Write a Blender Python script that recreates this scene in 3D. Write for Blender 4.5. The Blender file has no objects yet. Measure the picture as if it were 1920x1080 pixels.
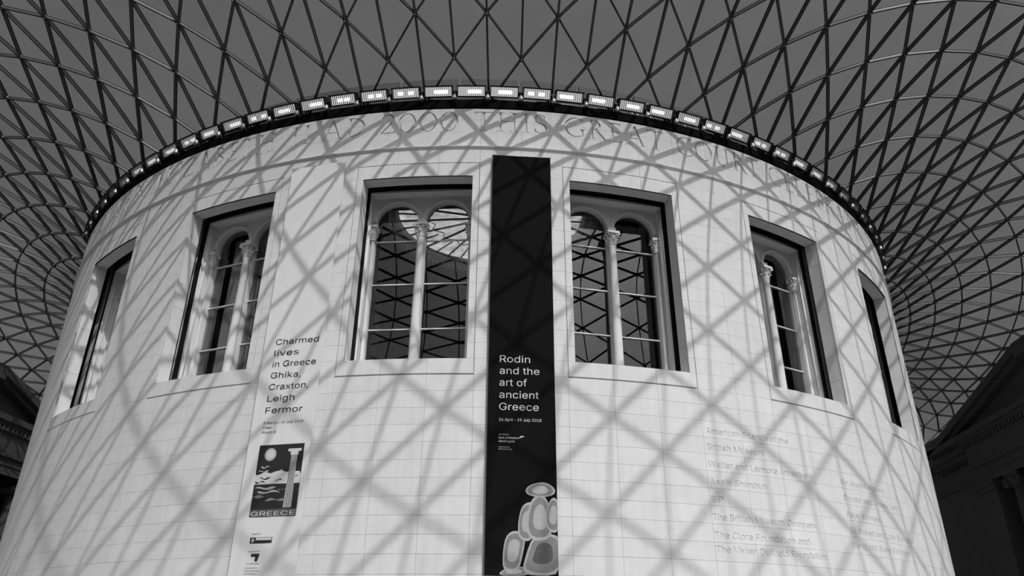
import bpy, bmesh, math, random
import numpy as np
from mathutils import Matrix, Vector, geometry
random.seed(7); rng = np.random.default_rng(7)
S = bpy.context.scene; C = S.collection
PI = math.pi; RAD = math.radians

# ---------------------------------------------------------------- camera
EYE = 1.7                                    # eye height above the floor
CZ = EYE+.024                                # heights below are written above eye level and lifted by this
F_PX, PITCH, ROLL, LOOK, CD, CAZ = 1413.58, 0.455465, 0.006388, 0.078977, 42.8043, 0.112304
CAM = Vector((CD*math.sin(CAZ), -CD*math.cos(CAZ), EYE))
cd = bpy.data.cameras.new('camera'); cam = bpy.data.objects.new('camera', cd); C.objects.link(cam)
cd.sensor_width = 36.0; cd.lens = F_PX/1920*36.0; cd.clip_end = 500
CR = Matrix.Rotation(LOOK, 3, 'Z') @ Matrix.Rotation(PI/2+PITCH, 3, 'X') @ Matrix.Rotation(ROLL, 3, 'Z')
cam.matrix_world = Matrix.Translation(CAM) @ CR.to_4x4(); S.camera = cam

# ---------------------------------------------------------------- sky, sun, exposure
SUN_AZ, SUN_EL = RAD(28.45), RAD(47.44)
w = bpy.data.worlds.new('sky'); S.world = w; w.use_nodes = True
wn = w.node_tree.nodes; wl = w.node_tree.links
bg = wn['Background']; sky = wn.new('ShaderNodeTexSky'); sky.sky_type = 'NISHITA'
sky.sun_disc = False; sky.sun_elevation = SUN_EL; sky.sun_rotation = PI-SUN_AZ
sky.air_density = 1.0; sky.dust_density = 10.0; sky.ozone_density = 1.0
bwn = wn.new('ShaderNodeRGBToBW'); wl.new(sky.outputs[0], bwn.inputs[0]); wl.new(bwn.outputs[0], bg.inputs[0])
bg.inputs[1].default_value = 0.135
sd = bpy.data.lights.new('sun', 'SUN'); so = bpy.data.objects.new('sun', sd); C.objects.link(so)
sd.energy = 3.3; sd.angle = RAD(0.6)
so.rotation_euler = Vector((math.cos(SUN_EL)*math.sin(SUN_AZ), -math.cos(SUN_EL)*math.cos(SUN_AZ), math.sin(SUN_EL))).to_track_quat('Z', 'Y').to_euler()
so.location = (20, -60, 60)
S.view_settings.view_transform = 'Standard'; S.view_settings.look = 'None'
S.view_settings.exposure = -0.12; S.view_settings.gamma = 1.0; S.view_settings.use_curve_mapping = False

# ---------------------------------------------------------------- materials (all neutral: a black-and-white place)
def mat(name, v, rough=.7, metal=0, noise=0, scale=3.0, rand=0, streak=0, spec=.3, bump=0):
    m = bpy.data.materials.new(name); m.use_nodes = True
    n = m.node_tree.nodes; l = m.node_tree.links; b = n['Principled BSDF']
    b.inputs['Base Color'].default_value = (v, v, v, 1); b.inputs['Roughness'].default_value = rough
    b.inputs['Metallic'].default_value = metal; b.inputs['Specular IOR Level'].default_value = spec
    if noise or rand or streak:
        tc = n.new('ShaderNodeTexCoord'); val = None
        def add(x, amt):
            nonlocal val
            a = n.new('ShaderNodeMath'); a.operation = 'MULTIPLY_ADD'; l.new(x, a.inputs[0]); a.inputs[1].default_value = amt
            if val is None: a.inputs[2].default_value = 1-amt*.5
            else:
                o = n.new('ShaderNodeMath'); o.operation = 'ADD'; l.new(val, o.inputs[0]); o.inputs[1].default_value = -amt*.5; l.new(o.outputs[0], a.inputs[2])
            val = a.outputs[0]
        geo = n.new('ShaderNodeNewGeometry')
        if noise:
            t = n.new('ShaderNodeTexNoise'); t.inputs['Scale'].default_value = scale; t.inputs['Detail'].default_value = 6; t.inputs['Roughness'].default_value = .65
            l.new(geo.outputs['Position'], t.inputs['Vector']); add(t.outputs['Fac'], noise)
        if streak:
            mp = n.new('ShaderNodeMapping'); mp.inputs['Scale'].default_value = (6, 6, .35); l.new(geo.outputs['Position'], mp.inputs[0])
            t = n.new('ShaderNodeTexNoise'); t.inputs['Scale'].default_value = 1.0; t.inputs['Detail'].default_value = 4
            l.new(mp.outputs[0], t.inputs['Vector']); add(t.outputs['Fac'], streak)
        if rand:
            oi = n.new('ShaderNodeObjectInfo'); add(oi.outputs['Random'], rand)
        mx = n.new('ShaderNodeMath'); mx.operation = 'MULTIPLY'; mx.inputs[1].default_value = v; l.new(val, mx.inputs[0])
        cb = n.new('ShaderNodeCombineColor'); [l.new(mx.outputs[0], cb.inputs[i]) for i in range(3)]
        l.new(cb.outputs[0], b.inputs['Base Color'])
        if bump:
            bp = n.new('ShaderNodeBump'); bp.inputs['Strength'].default_value = bump; bp.inputs['Distance'].default_value = .02
            t2 = n.new('ShaderNodeTexNoise'); t2.inputs['Scale'].default_value = 25; t2.inputs['Detail'].default_value = 5
            l.new(geo.outputs['Position'], t2.inputs['Vector']); l.new(t2.outputs['Fac'], bp.inputs['Height']); l.new(bp.outputs[0], b.inputs['Normal'])
    return m
M_STONE = mat('pale_limestone', .70, .8, noise=.20, scale=1.6, rand=.05, streak=.18, bump=.05)
M_CORE = mat('limestone_joint', .62, .9, noise=.15)
M_BLACK = mat('black_paint', .005, .8, spec=.05)
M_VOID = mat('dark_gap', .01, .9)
M_STEEL = mat('grey_painted_steel', .035, .38, spec=.5)
M_GASKET = mat('black_gasket', .015, .7)
M_BOLT = mat('bare_steel_bolt', .75, .35)
M_PLASTER = mat('pale_window_stone', .74, .7, noise=.12, scale=2.5)
M_WHITE = mat('white_paint', .78, .45)
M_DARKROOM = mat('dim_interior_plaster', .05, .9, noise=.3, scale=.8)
M_SHADE_STONE = mat('shade_darkened_portico_stone', .05, .9, noise=.5, scale=1.2, streak=.2)  # the porticoes' deep shade is put into the base colour, mottling and streaks over it
M_SIDE = mat('darkened_court_stone', .12, .9, noise=.3)  # court wall stone darkened in colour to subdue the sunlit strip of the sides
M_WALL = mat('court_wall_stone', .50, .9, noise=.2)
M_FLOOR = mat('court_floor_stone', .30, .5, noise=.15)
M_CLOTHB = mat('black_banner_cloth', .008, .9, spec=.05, noise=.2, streak=.5)
M_CLOTHW = mat('white_banner_cloth', .74, .7, streak=.10)
M_INKW = mat('white_print', .62, .7)
M_INKB = mat('black_print', .025, .6)
M_G1 = mat('pale_grey_print', .42, .7, noise=.5, scale=6)
M_G2 = mat('mid_grey_print', .22, .7, noise=.6, scale=7)
M_G3 = mat('dark_grey_print', .09, .7, noise=.8, scale=9)
M_LEAD = mat('lead_grey', .06, .8, noise=.2)
M_LAMP = mat('lamp_housing', .03, .4)
M_ALU = mat('bare_aluminium', .5, .35, metal=.6)

def glass(name, t, gl, rough, noise=0):
    m = bpy.data.materials.new(name); m.use_nodes = True
    n = m.node_tree.nodes; l = m.node_tree.links; n.clear()
    o = n.new('ShaderNodeOutputMaterial'); mx = n.new('ShaderNodeMixShader'); tr = n.new('ShaderNodeBsdfTransparent'); g = n.new('ShaderNodeBsdfGlossy')
    tr.inputs[0].default_value = (t, t, t, 1); g.inputs['Roughness'].default_value = rough; g.inputs[0].default_value = (1, 1, 1, 1)
    if noise:
        geo = n.new('ShaderNodeNewGeometry'); tx = n.new('ShaderNodeTexNoise'); tx.inputs['Scale'].default_value = .6; tx.inputs['Detail'].default_value = 8
        l.new(geo.outputs['Position'], tx.inputs['Vector'])
        a = n.new('ShaderNodeMath'); a.operation = 'MULTIPLY_ADD'; l.new(tx.outputs['Fac'], a.inputs[0]); a.inputs[1].default_value = noise; a.inputs[2].default_value = t-noise*.5
        v = n.new('ShaderNodeTexVoronoi'); v.inputs['Scale'].default_value = 2.2; l.new(geo.outputs['Position'], v.inputs['Vector'])   # droppings and grit lying on the panes
        cmpn = n.new('ShaderNodeMath'); cmpn.operation = 'GREATER_THAN'; l.new(v.outputs['Distance'], cmpn.inputs[0]); cmpn.inputs[1].default_value = .045
        sc = n.new('ShaderNodeMath'); sc.operation = 'MULTIPLY_ADD'; l.new(cmpn.outputs[0], sc.inputs[0]); sc.inputs[1].default_value = .22; sc.inputs[2].default_value = .78
        mm = n.new('ShaderNodeMath'); mm.operation = 'MULTIPLY'; l.new(a.outputs[0], mm.inputs[0]); l.new(sc.outputs[0], mm.inputs[1])
        cb = n.new('ShaderNodeCombineColor'); [l.new(mm.outputs[0], cb.inputs[i]) for i in range(3)]; l.new(cb.outputs[0], tr.inputs[0])
        # a tinted, printed pane swallows more the longer the light's way through it: t to the power 1/cos
        lw = n.new('ShaderNodeLayerWeight'); lw.inputs[0].default_value = .5
        co = n.new('ShaderNodeMath'); co.operation = 'SUBTRACT'; co.inputs[0].default_value = 1.0; l.new(lw.outputs['Facing'], co.inputs[1])
        mxn = n.new('ShaderNodeMath'); mxn.operation = 'MAXIMUM'; l.new(co.outputs[0], mxn.inputs[0]); mxn.inputs[1].default_value = .2
        iv = n.new('ShaderNodeMath'); iv.operation = 'DIVIDE'; iv.inputs[0].default_value = 1.0; l.new(mxn.outputs[0], iv.inputs[1])
        pw = n.new('ShaderNodeMath'); pw.operation = 'POWER'; l.new(mm.outputs[0], pw.inputs[0]); l.new(iv.outputs[0], pw.inputs[1])
        for i in range(3): l.new(pw.outputs[0], cb.inputs[i])
    if gl == 0: n.remove(mx); n.remove(g); l.new(tr.outputs[0], o.inputs[0]); return m
    fr = n.new('ShaderNodeFresnel'); fr.inputs['IOR'].default_value = 1.45
    ad = n.new('ShaderNodeMath'); ad.operation = 'MULTIPLY_ADD'; l.new(fr.outputs[0], ad.inputs[0]); ad.inputs[1].default_value = .35; ad.inputs[2].default_value = gl
    l.new(ad.outputs[0], mx.inputs[0]); l.new(tr.outputs[0], mx.inputs[1]); l.new(g.outputs[0], mx.inputs[2]); l.new(mx.outputs[0], o.inputs[0])
    return m
M_GLASS = glass('roof_glass', .89, .0, .25, noise=.08)
M_WGLASS = glass('window_glass', .75, .03, .0)
def frosted(name, v, mixv):
    m = bpy.data.materials.new(name); m.use_nodes = True; n = m.node_tree.nodes; l = m.node_tree.links; n.clear()
    o = n.new('ShaderNodeOutputMaterial'); t = n.new('ShaderNodeBsdfTranslucent'); t.inputs[0].default_value = (v, v, v, 1)
    geo = n.new('ShaderNodeNewGeometry'); tx = n.new('ShaderNodeTexNoise'); tx.inputs['Scale'].default_value = 1.5; tx.inputs['Detail'].default_value = 5
    l.new(geo.outputs['Position'], tx.inputs['Vector']); a = n.new('ShaderNodeMath'); a.operation = 'MULTIPLY'; l.new(tx.outputs['Fac'], a.inputs[0]); a.inputs[1].default_value = v*2
    cb = n.new('ShaderNodeCombineColor'); [l.new(a.outputs[0], cb.inputs[i]) for i in range(3)]; l.new(cb.outputs[0], t.inputs[0])
    d = n.new('ShaderNodeBsdfDiffuse'); d.inputs[0].default_value = (.3, .3, .3, 1); mx = n.new('ShaderNodeMixShader'); mx.inputs[0].default_value = mixv
    l.new(t.outputs[0], mx.inputs[1]); l.new(d.outputs[0], mx.inputs[2]); l.new(mx.outputs[0], o.inputs[0]); return m
M_OCULUS = frosted('frosted_skylight_glass', .46, .05)
def glow(name, s):                         # the lit lamp tube behind its vanes
    m = bpy.data.materials.new(name); m.use_nodes = True; n = m.node_tree.nodes; l = m.node_tree.links; n.clear()
    o = n.new('ShaderNodeOutputMaterial'); e = n.new('ShaderNodeEmission'); e.inputs[1].default_value = s; l.new(e.outputs[0], o.inputs[0]); return m
M_BULB = glow('lit_bulb', 3.2)
M_TUBE = glow('lit_tube', .55)
M_REFL = mat('lamp_reflector', .7, .3, metal=.3)

# ---------------------------------------------------------------- helpers
def tag(o, label=None, cat=None, group=None, kind=None):
    if label: o['label'] = label
    if cat: o['category'] = cat
    if group: o['group'] = group
    if kind: o['kind'] = kind
    return o
def empty(name, loc=(0, 0, 0), rz=0, parent=None):
    o = bpy.data.objects.new(name, None); C.objects.link(o); o.location = loc; o.rotation_euler = (0, 0, rz); o.parent = parent; o.empty_display_size = .3
    return o
def link(name, me, parent=None, mw=None):
    o = bpy.data.objects.new(name, me); C.objects.link(o); o.parent = parent
    if mw is not None: o.matrix_local = mw
    return o
class MB:
    """collects vertices and faces of one mesh"""
    def __init__(s): s.v = []; s.f = []; s.m = []; s.sm = []
    def add(s, vs, fs, mi=0, smooth=False):
        b = len(s.v); s.v += [tuple(x) for x in vs]
        for f in fs: s.f.append([b+i for i in f]); s.m.append(mi); s.sm.append(smooth)
    def box(s, x0, x1, y0, y1, z0, z1, mi=0):
        s.add([(x, y, z) for z in (z0, z1) for y in (y0, y1) for x in (x0, x1)], [(0, 2, 3, 1), (4, 5, 7, 6), (0, 1, 5, 4), (2, 6, 7, 3), (0, 4, 6, 2), (1, 3, 7, 5)], mi)
    def prism(s, poly, axis, a, b, mi=0):
        """closed outline extruded along an axis: poly holds the two other coordinates in order"""
        def P(u, v, t): return {'x': (t, u, v), 'y': (u, t, v), 'z': (u, v, t)}[axis]
        n = len(poly); vs = [P(u, v, a) for u, v in poly]+[P(u, v, b) for u, v in poly]
        s.add(vs, [list(range(n))[::-1], [n+i for i in range(n)]]+[(i, (i+1) % n, n+(i+1) % n, n+i) for i in range(n)], mi)
    def lathe(s, prof, cx=0, cy=0, seg=16, mi=0, a0=0, a1=2*PI, smooth=True):
        full = abs(a1-a0-2*PI) < 1e-6; k = seg if full else seg+1; vs = []
        for r, z in prof: vs += [(cx+r*math.cos(a0+(a1-a0)*i/seg), cy+r*math.sin(a0+(a1-a0)*i/seg), z) for i in range(k)]
        fs = []
        for j in range(len(prof)-1):
            for i in range(seg): fs.append((j*k+i, j*k+(i+1) % k, (j+1)*k+(i+1) % k, (j+1)*k+i))
        s.add(vs, fs, mi, smooth)
    def ball(s, c, r, mi=0, seg=8, rings=5, sx=1, sy=1, sz=1):
        vs = []; fs = []
        for j in range(rings+1):
            t = PI*j/rings
            for i in range(seg): vs.append((c[0]+sx*r*math.sin(t)*math.cos(2*PI*i/seg), c[1]+sy*r*math.sin(t)*math.sin(2*PI*i/seg), c[2]+sz*r*math.cos(t)))
        for j in range(rings):
            for i in range(seg): fs.append((j*seg+i, (j+1)*seg+i, (j+1)*seg+(i+1) % seg, j*seg+(i+1) % seg))
        s.add(vs, fs, mi, True)
    def tube(s, pts, r, seg=8, mi=0):
        pts = [Vector(p) for p in pts]; vs = []; fs = []
        for i, p in enumerate(pts):
            d = (pts[min(i+1, len(pts)-1)]-pts[max(i-1, 0)]).normalized(); u = d.orthogonal().normalized() if i == 0 else (u-d*u.dot(d)).normalized(); v = d.cross(u)
            vs += [p+(u*math.cos(2*PI*k/seg)+v*math.sin(2*PI*k/seg))*r for k in range(seg)]
        for i in range(len(pts)-1):
            for k in range(seg): fs.append((i*seg+k, i*seg+(k+1) % seg, (i+1)*seg+(k+1) % seg, (i+1)*seg+k))
        n = len(pts)-1; fs += [list(range(seg))[::-1], [n*seg+k for k in range(seg)]]
        s.add(vs, fs, mi, True)
    def mesh(s, name, mats, fix=True):
        me = bpy.data.meshes.new(name); me.from_pydata(s.v, [], s.f)
        for m in (mats if isinstance(mats, (list, tuple)) else [mats]): me.materials.append(m)
        me.polygons.foreach_set('material_index', s.m); me.polygons.foreach_set('use_smooth', s.sm)
        if fix:
            bm = bmesh.new(); bm.from_mesh(me); bmesh.ops.recalc_face_normals(bm, faces=bm.faces[:]); bm.to_mesh(me); bm.free()
        me.update(); return me
    def obj(s, name, mats, parent=None, mw=None, fix=True): return link(name, s.mesh(name, mats, fix), parent, mw)

def project(P):
    """pixel of a point in the 1920 x 1080 frame, and its depth"""
    v = CR.transposed() @ (Vector(P)-CAM)
    d = -v.z
    return (960+F_PX*v.x/d, 540-F_PX*v.y/d, d) if d > .1 else (-9e3, -9e3, d)
RD = 22.0                                      # radius of the drum's stone face
Z_TOP = 17.075+CZ
def behind_drum(P):
    """is the point hidden from the eye by the drum?"""
    o = np.array(CAM); d = np.array(P)-o; a = d[0]**2+d[1]**2; b = o[0]*d[0]+o[1]*d[1]; c = o[0]**2+o[1]**2-RD*RD
    q = b*b-a*c
    if q <= 0: return False
    t = (-b-math.sqrt(q))/a
    return 0 < t < .995 and o[2]+t*d[2] < Z_TOP+.8
def screen_area(pts):
    pr = [project(p) for p in pts]
    if min(p[2] for p in pr) < .2: return 0
    if not any(-5 < p[0] < 1925 and -5 < p[1] < 1085 for p in pr): return 0
    return abs(sum(pr[i][0]*pr[(i+1) % len(pr)][1]-pr[(i+1) % len(pr)][0]*pr[i][1] for i in range(len(pr))))/2
def cyl(a, r, z): return (r*math.sin(a), -r*math.cos(a), z)

# ---------------------------------------------------------------- roof surface: rows run from the drum's ring to the court's walls
Q = [17.84559,17.38367,3.82273,-0.81686,2.34529,-0.39578,-0.74389,-0.29063,-0.03656,-0.57707,1.28154,-0.92156,-0.19464,0.95837,
 0.30557,-0.02643,0.28430,-0.36985,0.64219,0.23092,-0.56959,-0.07823,0.03193,0.12942,0.32346,0.01014,0.03952,-0.02127,
 -0.00894,-0.31731,0.05086,0.24266,-0.30549,0.12820,0.00745,0.00305,-0.01554,-0.10805,0.16117,-0.04509,0.00184,-0.07372,
 -0.11839,0.08388,-0.11743,0.04521,-0.00147,21.44476,-1.73403]
NR, NC = 24, 60
def roof_nodes(r, c):
    q = np.array(Q); MH = [0, 1, 2, 3, 4, 6, 8]; MG = [0, 1, 2, 3, 4, 6]
    h = q[2:23].reshape(3, 7); g = q[23:35].reshape(2, 6); ww = q[35:47].reshape(2, 6); a = q[47]
    phi = np.asarray(c, float)*2*PI/NC; u = np.asarray(r, float)/NR
    cg = np.stack([np.cos(m*phi) for m in MG], -1)
    t = u+u*(1-u)*(cg@g[0])+u*(1-u)*(1-2*u)*(cg@g[1])
    sn = np.stack([np.sin((i+1)*phi) for i in range(6)], -1)
    th = phi+(sn@ww[0])*u+(sn@ww[1])*u*(1-u)*2
    p = 2+np.exp(q[48])/(1.02-np.clip(t, 0, 1)); s_, c_ = np.abs(np.sin(th)), np.cos(th)
    ray = ((s_/36.625)**p+(np.abs(c_)/np.where(c_ > 0, 46.025, 51.125))**p)**(-1/p)
    R = a+(ray-a)*t
    ch = np.stack([np.cos(m*phi) for m in MH], -1)
    B = [4*u*(1-u), 8*u*(1-u)*(1-2*u), 12*u*(1-u)*(1-2*u)**2]
    z = q[0]+(q[1]-q[0])*u+sum(B[i]*(ch@h[i]) for i in range(3))
    return np.stack([R*np.sin(th), -R*np.cos(th), z+EYE], -1)
rc = [(r, k) for r in range(NR+1) for k in range(NC)]
RN = roof_nodes([r for r, k in rc], [k+.5*(r % 2) for r, k in rc])
def nid(r, h):                                   # h = twice the column
    return r*NC+((h-(r % 2))//2) % NC
struts, tris = [], []
for r in range(NR+1):
    for k in range(NC):
        h = 2*k+(r % 2); n0 = nid(r, h)
        if r < NR: struts += [(n0, nid(r+1, h-1)), (n0, nid(r+1, h+1))]
        if r < NR-1:
            struts.append((n0, nid(r+2, h)))
            tris += [(n0, nid(r+1, h+1), nid(r+2, h)), (n0, nid(r+2, h), nid(r+1, h-1))]
        if r in (0, NR):
            nb = nid(r, h+2); struts.append((n0, nb))
            tris.append((n0, nb, nid(1, h+1)) if r == 0 else (n0, nid(NR-1, h+1), nb))
for i, (r, k) in enumerate(rc):                  # the last two rows are drawn out to the straight court walls
    if r < NR-1: continue
    x, y = RN[i, 0], RN[i, 1]; f = min(36.72/abs(x) if x else 9, (46.12 if y < 0 else 51.22)/abs(y) if y else 9); f = 1+(f-1)*(1 if r == NR else .45)
    ext = (f-1)*math.hypot(x, y); RN[i, :2] *= f; RN[i, 2] -= .25*ext
VN = np.zeros_like(RN)
T = []
for a, b, c in tris:
    nrm = np.cross(RN[b]-RN[a], RN[c]-RN[a])
    if nrm[2] < 0: b, c = c, b; nrm = -nrm
    T.append((a, b, c)); nrm = nrm/np.linalg.norm(nrm)
    for i in (a, b, c): VN[i] += nrm
VN /= np.linalg.norm(VN, axis=1)[:, None]
ceiling = tag(empty('ceiling', (0, 0, 0)), 'glass roof of triangular panes on a dark steel lattice', 'roof', kind='structure')
def split300(items, key):
    sc = sorted(((key(x), i) for i, x in enumerate(items)), reverse=True)
    top = {i for s_, i in sc[:300] if s_ > 0}
    return [items[i] for i in sorted(top)], [items[i] for i in range(len(items)) if i not in top]
def vis_area(ids):
    c = RN[list(ids)].mean(0)
    return 0 if behind_drum(c) else screen_area([RN[i] for i in ids])
# panes: thin plates lying on the lattice, their edges set in
def pane_geo(t):
    P = [Vector(RN[i])+Vector(VN[i])*.05 for i in t]; c = (P[0]+P[1]+P[2])/3
    n = (P[1]-P[0]).cross(P[2]-P[0]).normalized(); P = [p+(c-p).normalized()*.05 for p in P]
    return P+[p+n*.03 for p in P], [(2, 1, 0), (3, 4, 5), (0, 1, 4, 3), (1, 2, 5, 4), (2, 0, 3, 5)]
big, rest = split300(T, vis_area)
for t in big:
    v, f = pane_geo(t); c = (v[0]+v[1]+v[2])/3; b = MB(); b.add([x-c for x in v], f)
    b.obj('glass_pane', M_GLASS, ceiling, Matrix.Translation(c), fix=False)
b = MB()
for t in rest: b.add(*pane_geo(t))
tag(b.obj('glass_panes', M_GLASS, ceiling, fix=False), kind='stuff')
# struts: one unit bar, stretched from node to node
b = MB(); b.box(0, 1, -.026, .026, -.13, -.005); b.box(0, 1, -.036, .036, -.005, .025, 1); unit = b.mesh('strut', [M_STEEL, M_GASKET])
def strut_m(s_):
    p, q_ = Vector(RN[s_[0]]), Vector(RN[s_[1]]); x = q_-p; L = x.length; x.normalize(); p = p+x*.07; L -= .14
    n = Vector(VN[s_[0]]+VN[s_[1]]); y = n.cross(x).normalized(); z = x.cross(y)
    return Matrix(((x.x*L, y.x, z.x, p.x), (x.y*L, y.y, z.y, p.y), (x.z*L, y.z, z.z, p.z), (0, 0, 0, 1)))
def strut_vis(s_):
    a, c = RN[s_[0]], RN[s_[1]]
    if behind_drum((a+c)/2): return 0
    p, q_ = project(a), project(c)
    if min(p[2], q_[2]) < .2 or not any(0 < x[0] < 1920 and 0 < x[1] < 1080 for x in (p, q_)): return 0
    return math.hypot(p[0]-q_[0], p[1]-q_[1])/(p[2]+q_[2])
big, rest = split300(struts, strut_vis)
for s_ in big:
    o = link('strut', unit, ceiling); o.matrix_local = strut_m(s_)
b = MB(); uv = [v.co.copy() for v in unit.vertices]; uf = [list(p.vertices) for p in unit.polygons]; um = [p.material_index for p in unit.polygons]
for s_ in rest:
    m = strut_m(s_); base = len(b.v); b.v += [tuple(m@v) for v in uv]
    for f, mi in zip(uf, um): b.f.append([base+i for i in f]); b.m.append(mi); b.sm.append(False)
tag(b.obj('struts', [M_STEEL, M_GASKET], ceiling, fix=False), kind='stuff')
# nodes: star-shaped joint drum with a bright bolt below
b = MB(); b.lathe([(.001, .04), (.07, .04), (.085, -.02), (.08, -.12), (.06, -.165), (.001, -.165)], seg=10); b.ball((0, 0, -.17), .028, 1, 6, 4); nodem = b.mesh('node', [M_STEEL, M_BOLT])
def node_m(i):
    z = Vector(VN[i]); return Matrix.Translation(Vector(RN[i])) @ z.to_track_quat('Z', 'Y').to_matrix().to_4x4()
def node_vis(i):
    p = project(RN[i]); return 0 if behind_drum(RN[i]) or not (0 < p[0] < 1920 and 0 < p[1] < 1080) else 1/p[2]
big, rest = split300(list(range(len(RN))), node_vis)
for i in big:
    o = link('node', nodem, ceiling); o.matrix_local = node_m(i)
b = MB(); uv = [v.co.copy() for v in nodem.vertices]; uf = [list(p.vertices) for p in nodem.polygons]; um = [p.material_index for p in nodem.polygons]; us = [p.use_smooth for p in nodem.polygons]
for i in rest:
    m = node_m(i); base = len(b.v); b.v += [tuple(m@v) for v in uv]
    for f, mi, sm in zip(uf, um, us): b.f.append([base+k for k in f]); b.m.append(mi); b.sm.append(sm)
tag(b.obj('nodes', [M_STEEL, M_BOLT], ceiling, fix=False), kind='stuff')

# ---------------------------------------------------------------- floor and the court's walls
b = MB(); b.box(-37.2, 37.2, -46.6, 51.7, -.3, 0); tag(b.obj('floor', M_FLOOR), 'pale stone floor of the court', 'floor', kind='structure')
zt = Q[1]+EYE
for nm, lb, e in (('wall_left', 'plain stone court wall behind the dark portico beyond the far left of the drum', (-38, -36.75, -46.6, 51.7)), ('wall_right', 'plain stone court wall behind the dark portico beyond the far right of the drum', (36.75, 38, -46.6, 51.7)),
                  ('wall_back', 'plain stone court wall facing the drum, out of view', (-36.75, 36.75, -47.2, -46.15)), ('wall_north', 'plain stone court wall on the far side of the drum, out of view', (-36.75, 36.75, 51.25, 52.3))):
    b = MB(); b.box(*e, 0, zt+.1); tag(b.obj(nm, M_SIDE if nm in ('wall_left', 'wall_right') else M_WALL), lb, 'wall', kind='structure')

# ---------------------------------------------------------------- the drum: core, then stone blocks in front of it
Z0 = -CZ
WINS = range(-2, 4); BAY = RAD(18); HW = RAD(4.8)       # six windows in view, 18 degrees apart
Z_SILL, Z_HEAD, Z_GB, Z_GT = 7.849, 14.293, 7.364, 14.815
COURSE = .4967
drum = tag(empty('wall_front', (0, 0, 0)), 'round drum wall of pale limestone blocks with incised lettering', 'wall', kind='structure')
def shell(R, zs, holes, head=None):
    """cylinder skin with the window holes left out"""
    b = MB(); st = RAD(1.2)
    for i in range(300):
        a0, a1 = (i-.0)*st, (i+1)*st; am = (a0+a1)/2; am = (am+PI) % (2*PI)-PI
        inwin = any(abs(am-k*BAY) < HW for k in WINS)
        for z0, z1 in zip(zs[:-1], zs[1:]):
            if inwin and holes and z0 >= Z_SILL-.01 and z1 <= (head or Z_HEAD)+.01: continue
            b.add([cyl(a0, R, z0+CZ), cyl(a1, R, z0+CZ), cyl(a1, R, z1+CZ), cyl(a0, R, z1+CZ)], [(0, 1, 2, 3)])
    return b
RC = RD-.055
b = shell(RC, [Z0, Z_SILL, Z_HEAD, 17.07], True); b2 = shell(21.47, [Z0, Z_SILL, Z_HEAD, 17.07], True)
b.m = [0]*len(b.f)
for v in (b2,):
    base = len(b.v); b.v += v.v
    for f in v.f: b.f.append([base+i for i in f][::-1]); b.m.append(1); b.sm.append(False)
b.obj('wall_core', [M_CORE, M_VOID], drum, fix=False)

def sheet_normals(me, cx=0, cy=0):
    """smooth radial shading on the outer face of a curved block, flat elsewhere"""
    nl = []
    for p in me.polygons:
        c = p.center; rad = Vector((c.x, c.y, 0)).normalized()
        out = p.normal.dot(rad) > .9
        for li in p.loop_indices:
            v = me.vertices[me.loops[li].vertex_index].co
            nl.append(Vector((v.x, v.y, 0)).normalized() if out else p.normal)
    me.normals_split_custom_set(nl)
BLOCK_TOP = []
def plain_block(a0, a1, z0, z1, g=(.003, .003, .003, .003), r=RD):
    """(vertices, faces) of one facing stone: left, right, bottom, top gaps"""
    a0 += g[0]/RD; a1 -= g[1]/RD; z0 += g[2]; z1 -= g[3]; n = max(1, round((a1-a0)/RAD(1.2)))
    vs = []; ri = r-.06
    for rr in (r, ri):
        for z in (z0, z1): vs += [cyl(a0+(a1-a0)*i/n, rr, z+CZ) for i in range(n+1)]
    k = n+1; fs = []
    for i in range(n):
        fs += [(i, i+1, k+i+1, k+i), (i, 2*k+i, 2*k+i+1, i+1), (k+i, k+i+1, 3*k+i+1, 3*k+i)]
    fs += [(0, k, 3*k, 2*k), (n, 2*k+n, 3*k+n, k+n)]
    return vs, fs

# ---- incised lettering. Roman capitals drawn as distance fields and traced to outlines
def trace(field, x0, y0, h, eps=.004):
    """marching squares: closed outlines where field < 0"""
    ny, nx = field.shape; segs = {}
    def key(i, j, i2, j2): return (min(i, i2), min(j, j2), int(j != j2))
    def ip(k):
        i, j, v = k; i2, j2 = (i, j+1) if v else (i+1, j)
        a, c = field[j, i], field[j2, i2]; t = a/(a-c); return (x0+(i+(i2-i)*t)*h, y0+(j+(j2-j)*t)*h)
    ins = field < 0
    code = ins[:-1, :-1]*1+ins[:-1, 1:]*2+ins[1:, 1:]*4+ins[1:, :-1]*8
    TAB = {1: ['lb'], 2: ['br'], 3: ['lr'], 4: ['rt'], 5: ['lt', 'rb'], 6: ['bt'], 7: ['lt'], 8: ['tl'], 9: ['tb'], 10: ['bl', 'tr'], 11: ['tr'], 12: ['rl'], 13: ['rb'], 14: ['bl']}
    for j, i in zip(*(t.tolist() for t in np.nonzero((code > 0) & (code < 15)))):
        e = {'b': key(i, j, i+1, j), 'r': key(i+1, j, i+1, j+1), 't': key(i, j+1, i+1, j+1), 'l': key(i, j, i, j+1)}
        for A, B in TAB[int(code[j, i])]: segs[e[A]] = e[B]
    loops = []
    while segs:
        s0, cur = next(iter(segs.items())); del segs[s0]; lp = [s0]
        while cur != s0 and cur in segs:
            lp.append(cur); cur = segs.pop(cur)
        if len(lp) > 3: loops.append(simplify([ip(k) for k in lp], eps))
    return [l for l in loops if len(l) > 2 and abs(sum(l[k][0]*l[(k+1) % len(l)][1]-l[(k+1) % len(l)][0]*l[k][1] for k in range(len(l)))) > 1e-4]
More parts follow.
